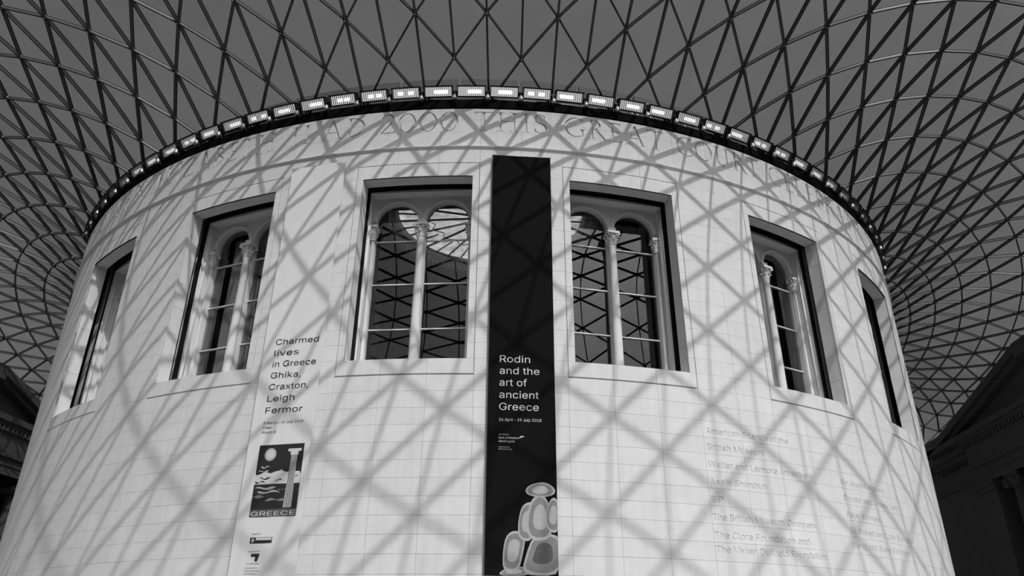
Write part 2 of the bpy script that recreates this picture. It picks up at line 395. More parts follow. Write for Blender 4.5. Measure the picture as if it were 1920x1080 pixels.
def simplify(lp, eps):
    def dp(P):
        if len(P) < 3: return P
        a, c = np.array(P[0]), np.array(P[-1]); d = c-a; L = np.hypot(*d)
        arr = np.array(P)-a; ds = np.abs(arr[:, 0]*d[1]-arr[:, 1]*d[0])/L if L > 1e-9 else np.hypot(arr[:, 0], arr[:, 1])
        i = int(ds.argmax())
        return dp(P[:i+1])[:-1]+dp(P[i:]) if ds[i] > eps else [P[0], P[-1]]
    m = max(range(len(lp)), key=lambda i: (lp[i][0]-lp[0][0])**2+(lp[i][1]-lp[0][1])**2)
    return dp(lp[:m+1])[:-1]+dp(lp[m:]+[lp[0]])[:-1]
GH = .0125
def glyph(ch):
    W = {'I': .42, 'H': .98, 'T': .80, 'L': .68, 'E': .66, 'N': 1.0, 'Z': .80, 'A': .92, 'B': .70, 'D': .92, 'R': .80, 'Q': 1.0, 'O': 1.0, 'U': .92, 'C': .86, 'G': .92, 'S': .60, 'M': 1.15, 'J': .45, 'Y': .90, '2': .70, '0': .84}[ch]
    X, Y = np.meshgrid(np.arange(-.1, W+.12, GH), np.arange(-.3, 1.12, GH)); F = np.full(X.shape, 9.0)
    def un(f):
        nonlocal F; F = np.minimum(F, f)
    def bar(xa, ya, xb, yb, wd):
        dx, dy = xb-xa, yb-ya; L = math.hypot(dx, dy); u = ((X-xa)*dx+(Y-ya)*dy)/L; v = np.abs((X-xa)*dy-(Y-ya)*dx)/L
        un(np.maximum(np.maximum(-u, u-L), v-wd/2))
    def stem(x, y0=0, y1=1, wd=.10, top=True, bot=True):
        bar(x, y0, x, y1, wd)
        for y, on in ((y0+.016, bot), (y1-.016, top)):
            if on: bar(x-.15, y, x+.15, y, .032)
    def ell(cx, cy, rx, ry): return (np.sqrt(((X-cx)/rx)**2+((Y-cy)/ry)**2)-1)*min(rx, ry)
    def ring(cx, cy, rx, ry, thx=.10, thy=.045, half=None, cut=None):
        f = np.maximum(ell(cx, cy, rx, ry), -ell(cx, cy, rx-thx, ry-thy))
        if half is not None: f = np.maximum(f, half)
        un(f)
    def poly(pts, wd):
        for (a, c), (d, e) in zip(pts[:-1], pts[1:]): bar(a, c, d, e, wd)
    if ch == 'I': stem(.21)
    elif ch == 'H': stem(.2); stem(.78); bar(.2, .53, .78, .53, .05)
    elif ch == 'T': stem(.4, top=False); bar(.02, .972, .78, .972, .05); bar(.035, .88, .035, .99, .03); bar(.765, .88, .765, .99, .03)
    elif ch == 'L': stem(.2); bar(.2, .028, .64, .028, .05); bar(.63, 0, .645, .16, .03)
    elif ch == 'E': stem(.2); bar(.2, .028, .60, .028, .05); bar(.2, .972, .56, .972, .05); bar(.2, .53, .50, .53, .045); bar(.59, 0, .605, .14, .03); bar(.55, .87, .55, 1, .03)
    elif ch == 'N': stem(.16, wd=.06); stem(.84, wd=.06, bot=False); bar(.16, .98, .84, .02, .11)
    elif ch == 'M': stem(.14, wd=.06); stem(1.0, wd=.10); bar(.16, .98, .56, .05, .11); bar(.56, .05, .98, .98, .06)
    elif ch == 'Z': bar(.06, .972, .72, .972, .05); bar(.04, .028, .74, .028, .05); bar(.68, .97, .08, .03, .11); bar(.075, .86, .075, 1, .03); bar(.735, 0, .735, .14, .03)
    elif ch == 'A':
        bar(.46, 1, .12, .01, .055); bar(.46, 1, .80, .01, .11); bar(.25, .36, .68, .36, .045); bar(.0, .016, .24, .016, .032); bar(.66, .016, .94, .016, .032)
    elif ch == 'B': stem(.2); ring(.22, .76, .34, .24, half=.2-X); ring(.22, .27, .42, .27, half=.2-X)
    elif ch == 'D': stem(.2); ring(.28, .5, .58, .5, half=.2-X); bar(.2, .978, .3, .978, .045); bar(.2, .022, .3, .022, .045)
    elif ch == 'R': stem(.2); ring(.24, .74, .36, .26, half=.2-X); bar(.38, .50, .78, .0, .10); bar(.72, .016, .86, .016, .032)
    elif ch in 'OQ':
        ring(.5, .5, .46, .51)
        if ch == 'Q': bar(.5, .06, .92, -.2, .08)
    elif ch == '0': ring(.42, .5, .38, .51, .09)
    elif ch == 'U':
        ring(.44, .30, .30, .31, .085, .05, half=Y-.3); bar(.185, .3, .185, 1, .09); bar(.71, .3, .71, 1, .06); bar(.03, .984, .33, .984, .032); bar(.58, .984, .84, .984, .032)
    elif ch in 'CG':
        f = np.maximum(ell(.52, .5, .49, .51), -ell(.54, .5, .40, .465)); un(np.maximum(f, np.minimum(X-.80, .0*X+9)))
        bar(.80, .80, .80, .94, .03)
        if ch == 'G': bar(.80, .05, .80, .42, .09); bar(.66, .416, .92, .416, .032)
        else: bar(.80, .07, .80, .18, .02)
    elif ch == 'S':
        t = np.linspace(0, 1, 40); pts = []
        for q_ in t:
            ang = RAD(20)+q_*RAD(250)
            pts.append((.30+.20*math.cos(ang), .755+.215*math.sin(ang)))
        up = [(.30+.20*math.cos(a), .755+.22*math.sin(a)) for a in np.linspace(RAD(30), RAD(235), 16)]
        lo = [(.30+.24*math.cos(a), .265+.245*math.sin(a)) for a in np.linspace(RAD(52), RAD(-150), 16)]
        pl = up+lo
        for i, ((a, c), (d, e)) in enumerate(zip(pl[:-1], pl[1:])):
            q_ = i/len(pl); bar(a, c, d, e, .045+.06*math.exp(-((q_-.48)/.16)**2)); un(np.hypot(X-d, Y-e)-(.045+.06*math.exp(-((q_-.48)/.16)**2))/2)
        bar(.475, .78, .475, .95, .03); bar(.09, .06, .09, .24, .03)
    elif ch == 'J': stem(.26, .1, 1, bot=False); ring(.10, .06, .21, .26, .1, .05, half=np.maximum(Y-.1, .05-X))
    elif ch == 'Y': stem(.45, 0, .5, top=False); bar(.45, .48, .12, .98, .10); bar(.45, .48, .80, .98, .055); bar(0, .984, .26, .984, .032); bar(.66, .984, .92, .984, .032)
    elif ch == '2':
        pl = [(.33+.25*math.cos(a), .73+.26*math.sin(a)) for a in np.linspace(RAD(165), RAD(-35), 18)]+[(.08, .03)]
        for (a, c), (d, e) in zip(pl[:-1], pl[1:]): bar(a, c, d, e, .07); un(np.hypot(X-d, Y-e)-.035)
        bar(.05, .03, .66, .03, .06); bar(.62, .03, .67, .13, .03)
    return trace(F, -.1, -.3, GH), W
GC = {}
def word_loops(word, a0, a1, base, cap):
    """loops in (arc length on the drum, height) for a word fitted between two azimuths"""
    for ch in word:
        if ch not in GC: GC[ch] = glyph(ch)
    nat = sum(GC[c][1] for c in word)*cap; L = RD*(a1-a0); gap = (L-nat)/max(len(word)-1, 1); sx = 1.0
    if gap < .04: sx = (L-.04*(len(word)-1))/nat; gap = .04
    out = []; x = RD*a0
    for ch in word:
        lp, W = GC[ch]
        out += [[(x+px*cap*sx, base+py*cap) for px, py in l] for l in lp]; x += W*cap*sx+gap
    return out
FONT = None
try:
    import os
    fp = os.path.join(bpy.utils.system_resource('DATAFILES'), 'fonts', 'Inter.woff2')
    if os.path.exists(fp): FONT = bpy.data.fonts.load(fp)
except Exception: FONT = None
def text_loops(s, bold=0.0):
    cu = bpy.data.curves.new('text', 'FONT'); cu.body = s; cu.size = 1
    if FONT: cu.font = FONT
    cu.offset = bold
    o = bpy.data.objects.new('text', cu); C.objects.link(o); dg = bpy.context.evaluated_depsgraph_get(); dg.update()
    cv = o.evaluated_get(dg).to_curve(dg); out = []
    for sp in cv.splines:
        P = sp.bezier_points; n = len(P); lp = []
        for i in range(n):
            a, c = P[i], P[(i+1) % n]
            st = (a.co-a.handle_right).length < 1e-5 and (c.co-c.handle_left).length < 1e-5
            pts = [a.co] if st else geometry.interpolate_bezier(a.co, a.handle_right, c.handle_left, c.co, 4)[:-1]
            lp += [(p.x, p.y) for p in pts]
        cl = [lp[0]]
        for p in lp[1:]:
            if math.hypot(p[0]-cl[-1][0], p[1]-cl[-1][1]) > 1e-4: cl.append(p)
        if len(cl) > 2: out.append(cl)
    o.evaluated_get(dg).to_curve_clear(); bpy.data.objects.remove(o); bpy.data.curves.remove(cu)
    return outline(out)
def outline(loops, h=1/56, ss=3):
    """one clean outline of overlapping contours: non-zero winding coverage on a fine grid, traced again"""
    E = np.array([(l[k][0], l[k][1], l[(k+1) % len(l)][0], l[(k+1) % len(l)][1]) for l in loops for k in range(len(l))])
    x0, y0 = E[:, 0].min()-2*h, E[:, 1].min()-2*h; nx = int((E[:, 0].max()-x0)/h)+4; ny = int((E[:, 1].max()-y0)/h)+4
    cov = np.zeros((ny, nx))
    for r in range(ny*ss):
        y = y0-h/2+(r+.5)*h/ss
        up = (E[:, 1] <= y) & (E[:, 3] > y); dn_ = (E[:, 1] > y) & (E[:, 3] <= y); m = up | dn_
        if not m.any(): continue
        e = E[m]; xs = e[:, 0]+(y-e[:, 1])*(e[:, 2]-e[:, 0])/(e[:, 3]-e[:, 1]); sg = np.where(up[m], 1, -1); o = np.argsort(xs); xs = xs[o]; wn_ = np.cumsum(sg[o])
        row = cov[r//ss]
        for a, c, wv in zip(xs[:-1], xs[1:], wn_[:-1]):
            if wv == 0 or c <= a: continue
            ia, ic = (a-x0)/h+.5, (c-x0)/h+.5; i0, i1 = int(ia), int(ic)
            if i0 == i1: row[i0] += ic-ia
            else:
                row[i0] += i0+1-ia; row[i0+1:i1] += 1; row[i1] += ic-i1
    return trace(.5-cov/ss, x0, y0, h, .0035)
def fit_text(s, x0, x1, base, size=None, bold=0.0):
    lp = text_loops(s, bold); xs = [p[0] for l in lp for p in l]; a, c = min(xs), max(xs)
    k = size if size else (x1-x0)/(c-a); kx = (x1-x0)/(c-a) if x1 else k
    return [[(x0+(p[0]-a)*kx, base+p[1]*k) for p in l] for l in lp]
def fill(loops):
    """flat filled mesh of outlines (even-odd), as (vertices, faces)"""
    cu = bpy.data.curves.new('fill', 'CURVE'); cu.dimensions = '2D'; cu.fill_mode = 'BOTH'
    for l in loops:
        sp = cu.splines.new('POLY'); sp.points.add(len(l)-1); sp.points.foreach_set('co', [t for p in l for t in (p[0], p[1], 0, 1)]); sp.use_cyclic_u = True
    o = bpy.data.objects.new('fill', cu); C.objects.link(o); dg = bpy.context.evaluated_depsgraph_get(); dg.update()
    me = o.evaluated_get(dg).to_mesh(); vs = [(v.co.x, v.co.y) for v in me.vertices]; fs = [list(p.vertices) for p in me.polygons]
    o.evaluated_get(dg).to_mesh_clear(); bpy.data.objects.remove(o); bpy.data.curves.remove(cu)
    return vs, fs
def clip(bm, axis, v, keep_above):
    no = [0, 0, 0]; no[axis] = 1; co = [0, 0, 0]; co[axis] = v
    bmesh.ops.bisect_plane(bm, geom=bm.verts[:]+bm.edges[:]+bm.faces[:], dist=1e-6, plane_co=co, plane_no=no, clear_inner=keep_above, clear_outer=not keep_above)
def carved_blocks(loops, a_edges, z_edges, g=.003):
    """stones of a region whose face is pierced by the letters: list of (area key, vertices, faces)"""
    m = .02; A0, A1 = RD*a_edges[0]-m, RD*a_edges[-1]+m
    vs, fs = fill(loops+[[(A0, z_edges[0]-m), (A1, z_edges[0]-m), (A1, z_edges[-1]+m), (A0, z_edges[-1]+m)]])
    bm0 = bmesh.new(); vv = [bm0.verts.new((x, z, 0)) for x, z in vs]
    for f in fs:
        try: bm0.faces.new([vv[i] for i in f])
        except ValueError: pass
    bmesh.ops.remove_doubles(bm0, verts=bm0.verts[:], dist=1e-5); out = []
    for a0, a1 in zip(a_edges[:-1], a_edges[1:]):
        bc = bm0.copy(); clip(bc, 0, RD*a0+g, True); clip(bc, 0, RD*a1-g, False)
        for z0, z1 in zip(z_edges[:-1], z_edges[1:]):
            bb = bc.copy(); clip(bb, 1, z0+g, True); clip(bb, 1, z1-g, False)
            for t in (1/3, 2/3):
                bmesh.ops.bisect_plane(bb, geom=bb.verts[:]+bb.edges[:]+bb.faces[:], dist=1e-6, plane_co=(RD*(a0+(a1-a0)*t), 0, 0), plane_no=(1, 0, 0))
            bmesh.ops.dissolve_limit(bb, angle_limit=.01, verts=bb.verts[:], edges=[e for e in bb.edges if len(e.link_faces) == 2 and not (abs(e.verts[0].co.x-e.verts[1].co.x) < 1e-5)]) if False else None
            bb.verts.index_update(); n = len(bb.verts)
            pv = [cyl(v.co.x/RD, RD, v.co.y+CZ) for v in bb.verts]+[cyl(v.co.x/RD, RD-.06, v.co.y+CZ) for v in bb.verts]; pf = []
            for f in bb.faces:
                ids = [v.index for v in f.verts]
                if f.normal.z < 0: ids = ids[::-1]
                pf.append(ids)
                for i in range(len(ids)):
                    e = bb.edges.get((bb.verts[ids[i]] if False else f.verts[0], f.verts[0])) if False else None
            for e in bb.edges:
                if len(e.link_faces) == 1:
                    f = e.link_faces[0]; ids = [v.index for v in f.verts]; ids = ids[::-1] if f.normal.z < 0 else ids
                    a, c = e.verts[0].index, e.verts[1].index
                    if ids[(ids.index(a)+1) % len(ids)] != c: a, c = c, a
                    pf.append((c, a, a+n, c+n))
            bb.free(); out.append((a0, a1, z0, z1, pv, pf))
        bc.free()
    bm0.free(); return out

blocks = []                                     # (azimuth from, to, z from, to, vertices, faces)
cols = [RD and RAD(1.8+3.6*j) for j in range(-50, 50)]           # vertical joints, stack bonded, right round
zc = [Z_GB-COURSE*k for k in range(19)][::-1]                   # courses below the sills
zu = [Z_GB+COURSE*k for k in range(15)]+[Z_GT]                   # courses up to the window heads
Z_S0, Z_S1 = 15.36, 15.45                       # string course
zf = [Z_S1, 16.07, 16.572, 17.075]               # frieze courses
vis0, vis1 = RAD(-60), RAD(78)
def seen(a0): return vis0 < a0 < vis1
fr = word_loops('MAJESTY', RAD(-57.5), RAD(-45.6), 16.13, .82)+word_loops('QUEEN', RAD(-43.8), RAD(-31.9), 16.13, .82)+word_loops('ELIZABETH', RAD(-30.1), RAD(-14.2), 16.13, .82)
fr += word_loops('II', RAD(-12.6), RAD(-10.5), 16.13, .82)+word_loops('AD', RAD(-9.35), RAD(-5.1), 16.13, .82)+word_loops('2000', RAD(-3.8), RAD(3.4), 16.13, .82)
fr += word_loops('THIS', RAD(4.75), RAD(11.35), 16.13, .82)+word_loops('GREAT', RAD(12.85), RAD(22.55), 16.13, .82)+word_loops('COURT', RAD(23.8), RAD(33.7), 16.13, .82)
fr += word_loops('CELEBRATING', RAD(34.9), RAD(56.5), 16.13, .82)+word_loops('THE', RAD(58.0), RAD(63.6), 16.13, .82)
fc = [a for a in cols if RAD(-63) < a < RAD(71)]
blocks += carved_blocks(fr, fc, zf)
dn = []; dstr = []
for s_, a0, a1, zb in (('American Friends of the', 23.65, 31.75, 5.98), ('British Museum', 23.65, 29.0, 5.50), ('Walter and Leonore Annenberg', 23.6, 33.95, 4.99), ('Asahi Shimbun', 23.55, 28.8, 4.49), ('BP', 23.5, 24.55, 3.98),
                    ('The British Museum Company', 23.45, 33.5, 3.49), ('The Clore Foundation and', 23.45, 32.4, 3.0), ('The Vivien Duffield Foundation', 23.45, 34.1, 2.62),
                    ('Sir Joseph Hotung', 37.5, 44.0, 4.98), ('Donald and Jeanne Kahn', 37.5, 46.2, 4.49), ('Peter Moores', 37.5, 42.3, 3.98), ('Sir Robert and Lady Sainsbury', 37.5, 48.3, 3.49), ('David and Susie Sainsbury', 37.5, 47.0, 3.06)):
    dn.append((zb, fit_text(s_, RD*RAD(a0), RD*RAD(a1), zb, .36)))
b = MB(); na = 24; a0_, a1_ = RAD(21.62), RAD(48.58)
b.add([cyl(a0_+(a1_-a0_)*i/na, RD-.016, z+CZ) for z in (2.41, 6.87) for i in range(na+1)], [(i, i+1, na+2+i, na+1+i) for i in range(na)])
b.obj('letter_bed', M_STONE, drum, fix=False)
z_d = [z for z in zc if 2.0 < z < 6.9]
dcols = [a for a in cols if RAD(22) < a < RAD(50)]
blocks += carved_blocks([l for z, q_ in dn for l in q_], dcols, z_d)
for a0, a1 in zip(cols[:-1], cols[1:]):
    if not seen((a0+a1)/2): continue
    am = (a0+a1)/2; k = round(am/BAY); inbay = abs(am-k*BAY) < RAD(5.4) and k in WINS
    for z0, z1 in zip(zc[:-1], zc[1:]):
        if dcols[0]-1e-4 < a0 and a1 < dcols[-1]+1e-4 and z0 > z_d[0]-1e-4 and z1 < z_d[-1]+1e-4: continue
        gt = .02 if inbay and z1 > Z_GB-.01 else .003
        blocks.append((a0, a1, z0, z1)+plain_block(a0, a1, z0, z1, (.003, .003, .003, gt)))
    blocks.append((a0, a1, Z_GT, Z_S0)+plain_block(a0, a1, Z_GT, Z_S0, (.003, .003, .012 if inbay else .003, .003)))
    if not (fc[0]-1e-4 < a0 and a1 < fc[-1]+1e-4):
        for z0, z1 in zip(zf[:-1], zf[1:]): blocks.append((a0, a1, z0, z1)+plain_block(a0, a1, z0, z1))
    if inbay:
        e0, e1 = max(a0, k*BAY-RAD(5.4)), min(a1, k*BAY+RAD(5.4)); gl = .02 if a0 < k*BAY-RAD(5) else .004; gr = .02 if a1 > k*BAY+RAD(5) else .004
        blocks.append((a0, a1, Z_GB, Z_SILL)+plain_block(a0, a1, Z_GB, Z_SILL, (gl, gr, .03, 0)))
        blocks.append((a0, a1, Z_HEAD, Z_GT)+plain_block(a0, a1, Z_HEAD, Z_GT, (gl, gr, 0, .02)))
    else:
        for z0, z1 in zip(zu[:-1], zu[1:]): blocks.append((a0, a1, z0, z1)+plain_block(a0, a1, z0, z1))
for k in WINS:                                   # narrow stones beside each opening
    n = 13; hs = (Z_HEAD-Z_SILL)/n
    for i in range(n):
        z0, z1 = Z_SILL+i*hs, Z_SILL+(i+1)*hs
        for s_ in (-1, 1):
            a0, a1 = sorted((k*BAY+s_*HW, k*BAY+s_*RAD(5.4)))
            blocks.append((a0, a1, z0, z1)+plain_block(a0, a1, z0, z1, (0 if s_ > 0 else .02, 0 if s_ < 0 else .02, .004, .004)))
def block_vis(bk):
    a0, a1, z0, z1 = bk[:4]; am = (a0+a1)/2
    if abs(am-CAZ) > math.acos(RD/CD): return 0
    P = [cyl(a0, RD, z0+CZ), cyl(a1, RD, z0+CZ), cyl(a1, RD, z1+CZ), cyl(a0, RD, z1+CZ)]
    return screen_area(P)
big, rest = split300(blocks, block_vis)
for bk in big:
    b = MB(); b.add(bk[4], bk[5]); me = b.mesh('stone_block', M_STONE, fix=False); me.validate(); sheet_normals(me)
    link('stone_block', me, drum)
b = MB()
for bk in rest: b.add(bk[4], bk[5])
me = b.mesh('stone_blocks', M_STONE, fix=False); me.validate(); sheet_normals(me); tag(link('stone_blocks', me, drum), kind='stuff')

# string course, and the black steel band over the wall top
def ring_mesh(prof, a0, a1, seg, mat_, name):
    b = MB(); n = len(prof); vs = []
    full = abs(a1-a0-2*PI) < 1e-6; k = seg if full else seg+1
    for i in range(k):
        a = a0+(a1-a0)*i/seg; vs += [cyl(a, r, z+CZ) for r, z in prof]
    fs = [(i*n+j, ((i+1) % k)*n+j, ((i+1) % k)*n+(j+1) % n, i*n+(j+1) % n) for i in range(seg) for j in range(n)]
    if not full: fs += [list(range(n)), [(k-1)*n+j for j in range(n)][::-1]]
    b.add(vs, fs); return b.obj(name, mat_)
tag(ring_mesh([(21.94, 15.33), (22.0, 15.335), (22.015, 15.36), (22.055, 15.41), (22.075, 15.44), (22.075, 15.458), (22.0, 15.475), (21.94, 15.475)], 0, 2*PI, 300, M_STONE, 'trim_1'), 'thin projecting stone moulding around the drum under the lettering', 'moulding', kind='structure')
tag(ring_mesh([(21.2, 17.07), (21.93, 17.07), (21.93, 17.14), (21.98, 17.16), (21.98, 17.50), (21.85, 17.54), (21.2, 17.54)], 0, 2*PI, 240, M_BLACK, 'trim_2'), 'black steel band between the wall top and the floodlights', 'fascia', kind='structure')
tag(ring_mesh([(21.25, 17.5), (21.6, 17.5), (21.6, 17.86), (21.25, 17.86)], 0, 2*PI, 240, M_STEEL, 'trim_3'), 'steel ring beam where the roof lattice lands on the drum', 'ring beam', kind='structure')

# ---------------------------------------------------------------- windows
def capital_mesh(half=False):
    """leafy capital: bell, two tiers of curling leaves, corner scrolls, slab"""
    b = MB(); b.lathe([(.125, 0), (.15, .01), (.15, .035), (.125, .05), (.125, .12), (.14, .36), (.19, .46), (.001, .46)], seg=14)
    for tier, (n, z0, hgt, r0, out) in enumerate(((8, .06, .20, .135, .085), (8, .16, .26, .14, .12))):
        for i in range(n):
            a = 2*PI*(i+.5*tier)/n; ca, sa = math.cos(a), math.sin(a); pts = []
            for t, wd in ((0, .05), (.35, .065), (.7, .06), (.95, .045), (1.02, .02)):
                rr = r0+out*t**2.2; z = z0+hgt*(t if t < .96 else .86); pts.append((rr, z, wd))
            vs = []
            for rr, z, wd in pts:
                for sgn in (-1, 0, 1):
                    rad = rr+(.018 if sgn == 0 else 0); vs.append((rad*ca-sgn*wd*sa, rad*sa+sgn*wd*ca, z))
            fs = [(3*j+q_, 3*j+q_+1, 3*j+q_+4, 3*j+q_+3) for j in range(4) for q_ in (0, 1)]; b.add(vs, fs)
            b.ball((pts[3][0]*ca, pts[3][0]*sa, pts[3][1]-.02), .035, 0, 6, 4)
    for i in range(4):
        a = PI/4+i*PI/2; ca, sa = math.cos(a), math.sin(a)
        sp = [(.17+.10+.055*(1-q_*.75)*math.cos(q_*8), .43+.05*(1-q_*.75)*math.sin(q_*8)) for q_ in np.linspace(0, 1, 14)]
        b.tube([(r*ca, r*sa, z) for r, z in [(.14, .30), (.18, .40)]+sp], .022, 5)
    for i in range(4):
        a = i*PI/2; b.ball((.2*math.cos(a), .2*math.sin(a), .49), .04, 0, 6, 4)
    b.box(-.22, .22, -.22, .22, .47, .56)
    return b.mesh('capital', M_PLASTER, fix=False)
CAP = capital_mesh()
b = MB(); b.lathe([(.001, 0), (.21, 0), (.21, .07), (.19, .10), (.2, .14), (.17, .17), (.155, .2), (.155, .3)], seg=18)
b.lathe([(.155, .28), (.152, 1.5), (.128, 4.72), (.14, 4.74), (.14, 4.78), (.12, 4.8)], seg=18); COL = b.mesh('column', M_PLASTER)
b = MB(); b.lathe([(.09, 0), (.09, .1), (.06, .2), (.055, 4.72), (.075, 4.75), (.06, 4.8)], seg=14); COLS = b.mesh('side_column', M_PLASTER)
ZB = Z_SILL-.03
def arch_loop(tc, hw, zb, zs, n=14):
    return [(tc-hw, zb), (tc+hw, zb)]+[(tc+hw*math.cos(t), zs+hw*math.sin(t)) for t in np.linspace(0, PI, n)]
ARC = dict(tc=.865, hw=.73, zs=13.34)
def plate(loops, y0, y1, dz=0):
    vs, fs = fill(loops); b = MB(); n = len(vs)
    bm = bmesh.new(); vv = [bm.verts.new((x, y0, z+dz)) for x, z in vs]
    for f in fs:
        try: bm.faces.new([vv[i] for i in f])
        except ValueError: pass
    bmesh.ops.remove_doubles(bm, verts=bm.verts[:], dist=1e-5)
    r = bmesh.ops.extrude_face_region(bm, geom=bm.faces[:]); bmesh.ops.translate(bm, vec=(0, y1-y0, 0), verts=[g for g in r['geom'] if isinstance(g, bmesh.types.BMVert)])
    bmesh.ops.recalc_face_normals(bm, faces=bm.faces[:]); return bm
def bm_obj(bm, name, mats, parent, mw=None):
    me = bpy.data.meshes.new(name); bm.to_mesh(me); bm.free(); me.materials.append(mats); return link(name, me, parent, mw)
bm = plate([[(-1.84, ZB), (1.84, ZB), (1.84, Z_HEAD), (-1.84, Z_HEAD)], arch_loop(-ARC['tc'], ARC['hw'], ZB+.1, ARC['zs']), arch_loop(ARC['tc'], ARC['hw'], ZB+.1, ARC['zs'])], 1.30, 1.56)
PANEL = bpy.data.meshes.new('arch_panel'); bm.to_mesh(PANEL); bm.free(); PANEL.materials.append(M_PLASTER)
b = MB(); prof = [(0, 0), (0, -.05), (.05, -.09), (.09, -.06), (.15, -.05), (.15, 0)]; seg = 20; vs = []
for i in range(seg+1):
    t = PI*i/seg; vs += [((ARC['hw']+u)*math.cos(t), 1.31+v, (ARC['hw']+u)*math.sin(t)) for u, v in prof]
b.add(vs, [(i*6+j, i*6+(j+1) % 6, (i+1)*6+(j+1) % 6, (i+1)*6+j) for i in range(seg) for j in range(6)]); ARCHV = b.mesh('archivolt', M_PLASTER)
def pane_mesh(loop):
    bm = plate([loop], 1.47, 1.482); me = bpy.data.meshes.new('pane'); bm.to_mesh(me); bm.free(); me.materials.append(M_WGLASS); return me
TR = [9.40, 11.01, 12.64]; zz = [ZB+.1]+TR
PANES = {}
for s_ in (-1, 1):
    tc = s_*ARC['tc']; hw = ARC['hw']+.02
    PANES[s_] = [pane_mesh([(tc-hw, z0), (tc+hw, z0), (tc+hw, z1), (tc-hw, z1)]) for z0, z1 in zip(zz[:-1], zz[1:])]+[pane_mesh(arch_loop(tc, hw, TR[2], ARC['zs']))]
b = MB(); b.box(-ARC['hw']-.02, ARC['hw']+.02, 1.42, 1.49, -.017, .017); TRM = b.mesh('transom', M_WHITE)
b = MB()
JL = []
for s_ in (-1, 1):
    b = MB(); x0, x1 = (1.80, 2.5) if s_ > 0 else (-2.5, -1.80)
    b.box(x0, x1, .90, 1.02, ZB, Z_HEAD+.5); xi = (1.74, 2.5) if s_ > 0 else (-2.5, -1.74); b.box(*xi, 1.02, 1.34, ZB, Z_HEAD+.5)
    b.tube([(s_*1.80, .92, ZB), (s_*1.80, .92, Z_HEAD)], .028, 6); b.tube([(s_*1.74, 1.04, ZB), (s_*1.74, 1.04, Z_HEAD)], .022, 6)
    JL.append(b.mesh('inner_jamb', M_PLASTER, fix=False))
ORD = {-2: 'first', -1: 'second', 0: 'third', 1: 'fourth', 2: 'fifth', 3: 'sixth'}
WL = {-2: 'narrow-looking arched window at the drum\'s far left edge', -1: 'twin-arched window just left of the white banner', 0: 'twin-arched window between the white banner and the black banner',
      1: 'twin-arched window just right of the black banner', 2: 'twin-arched window above the donor names, second right of the black banner', 3: 'narrow-looking arched window at the drum\'s far right edge'}
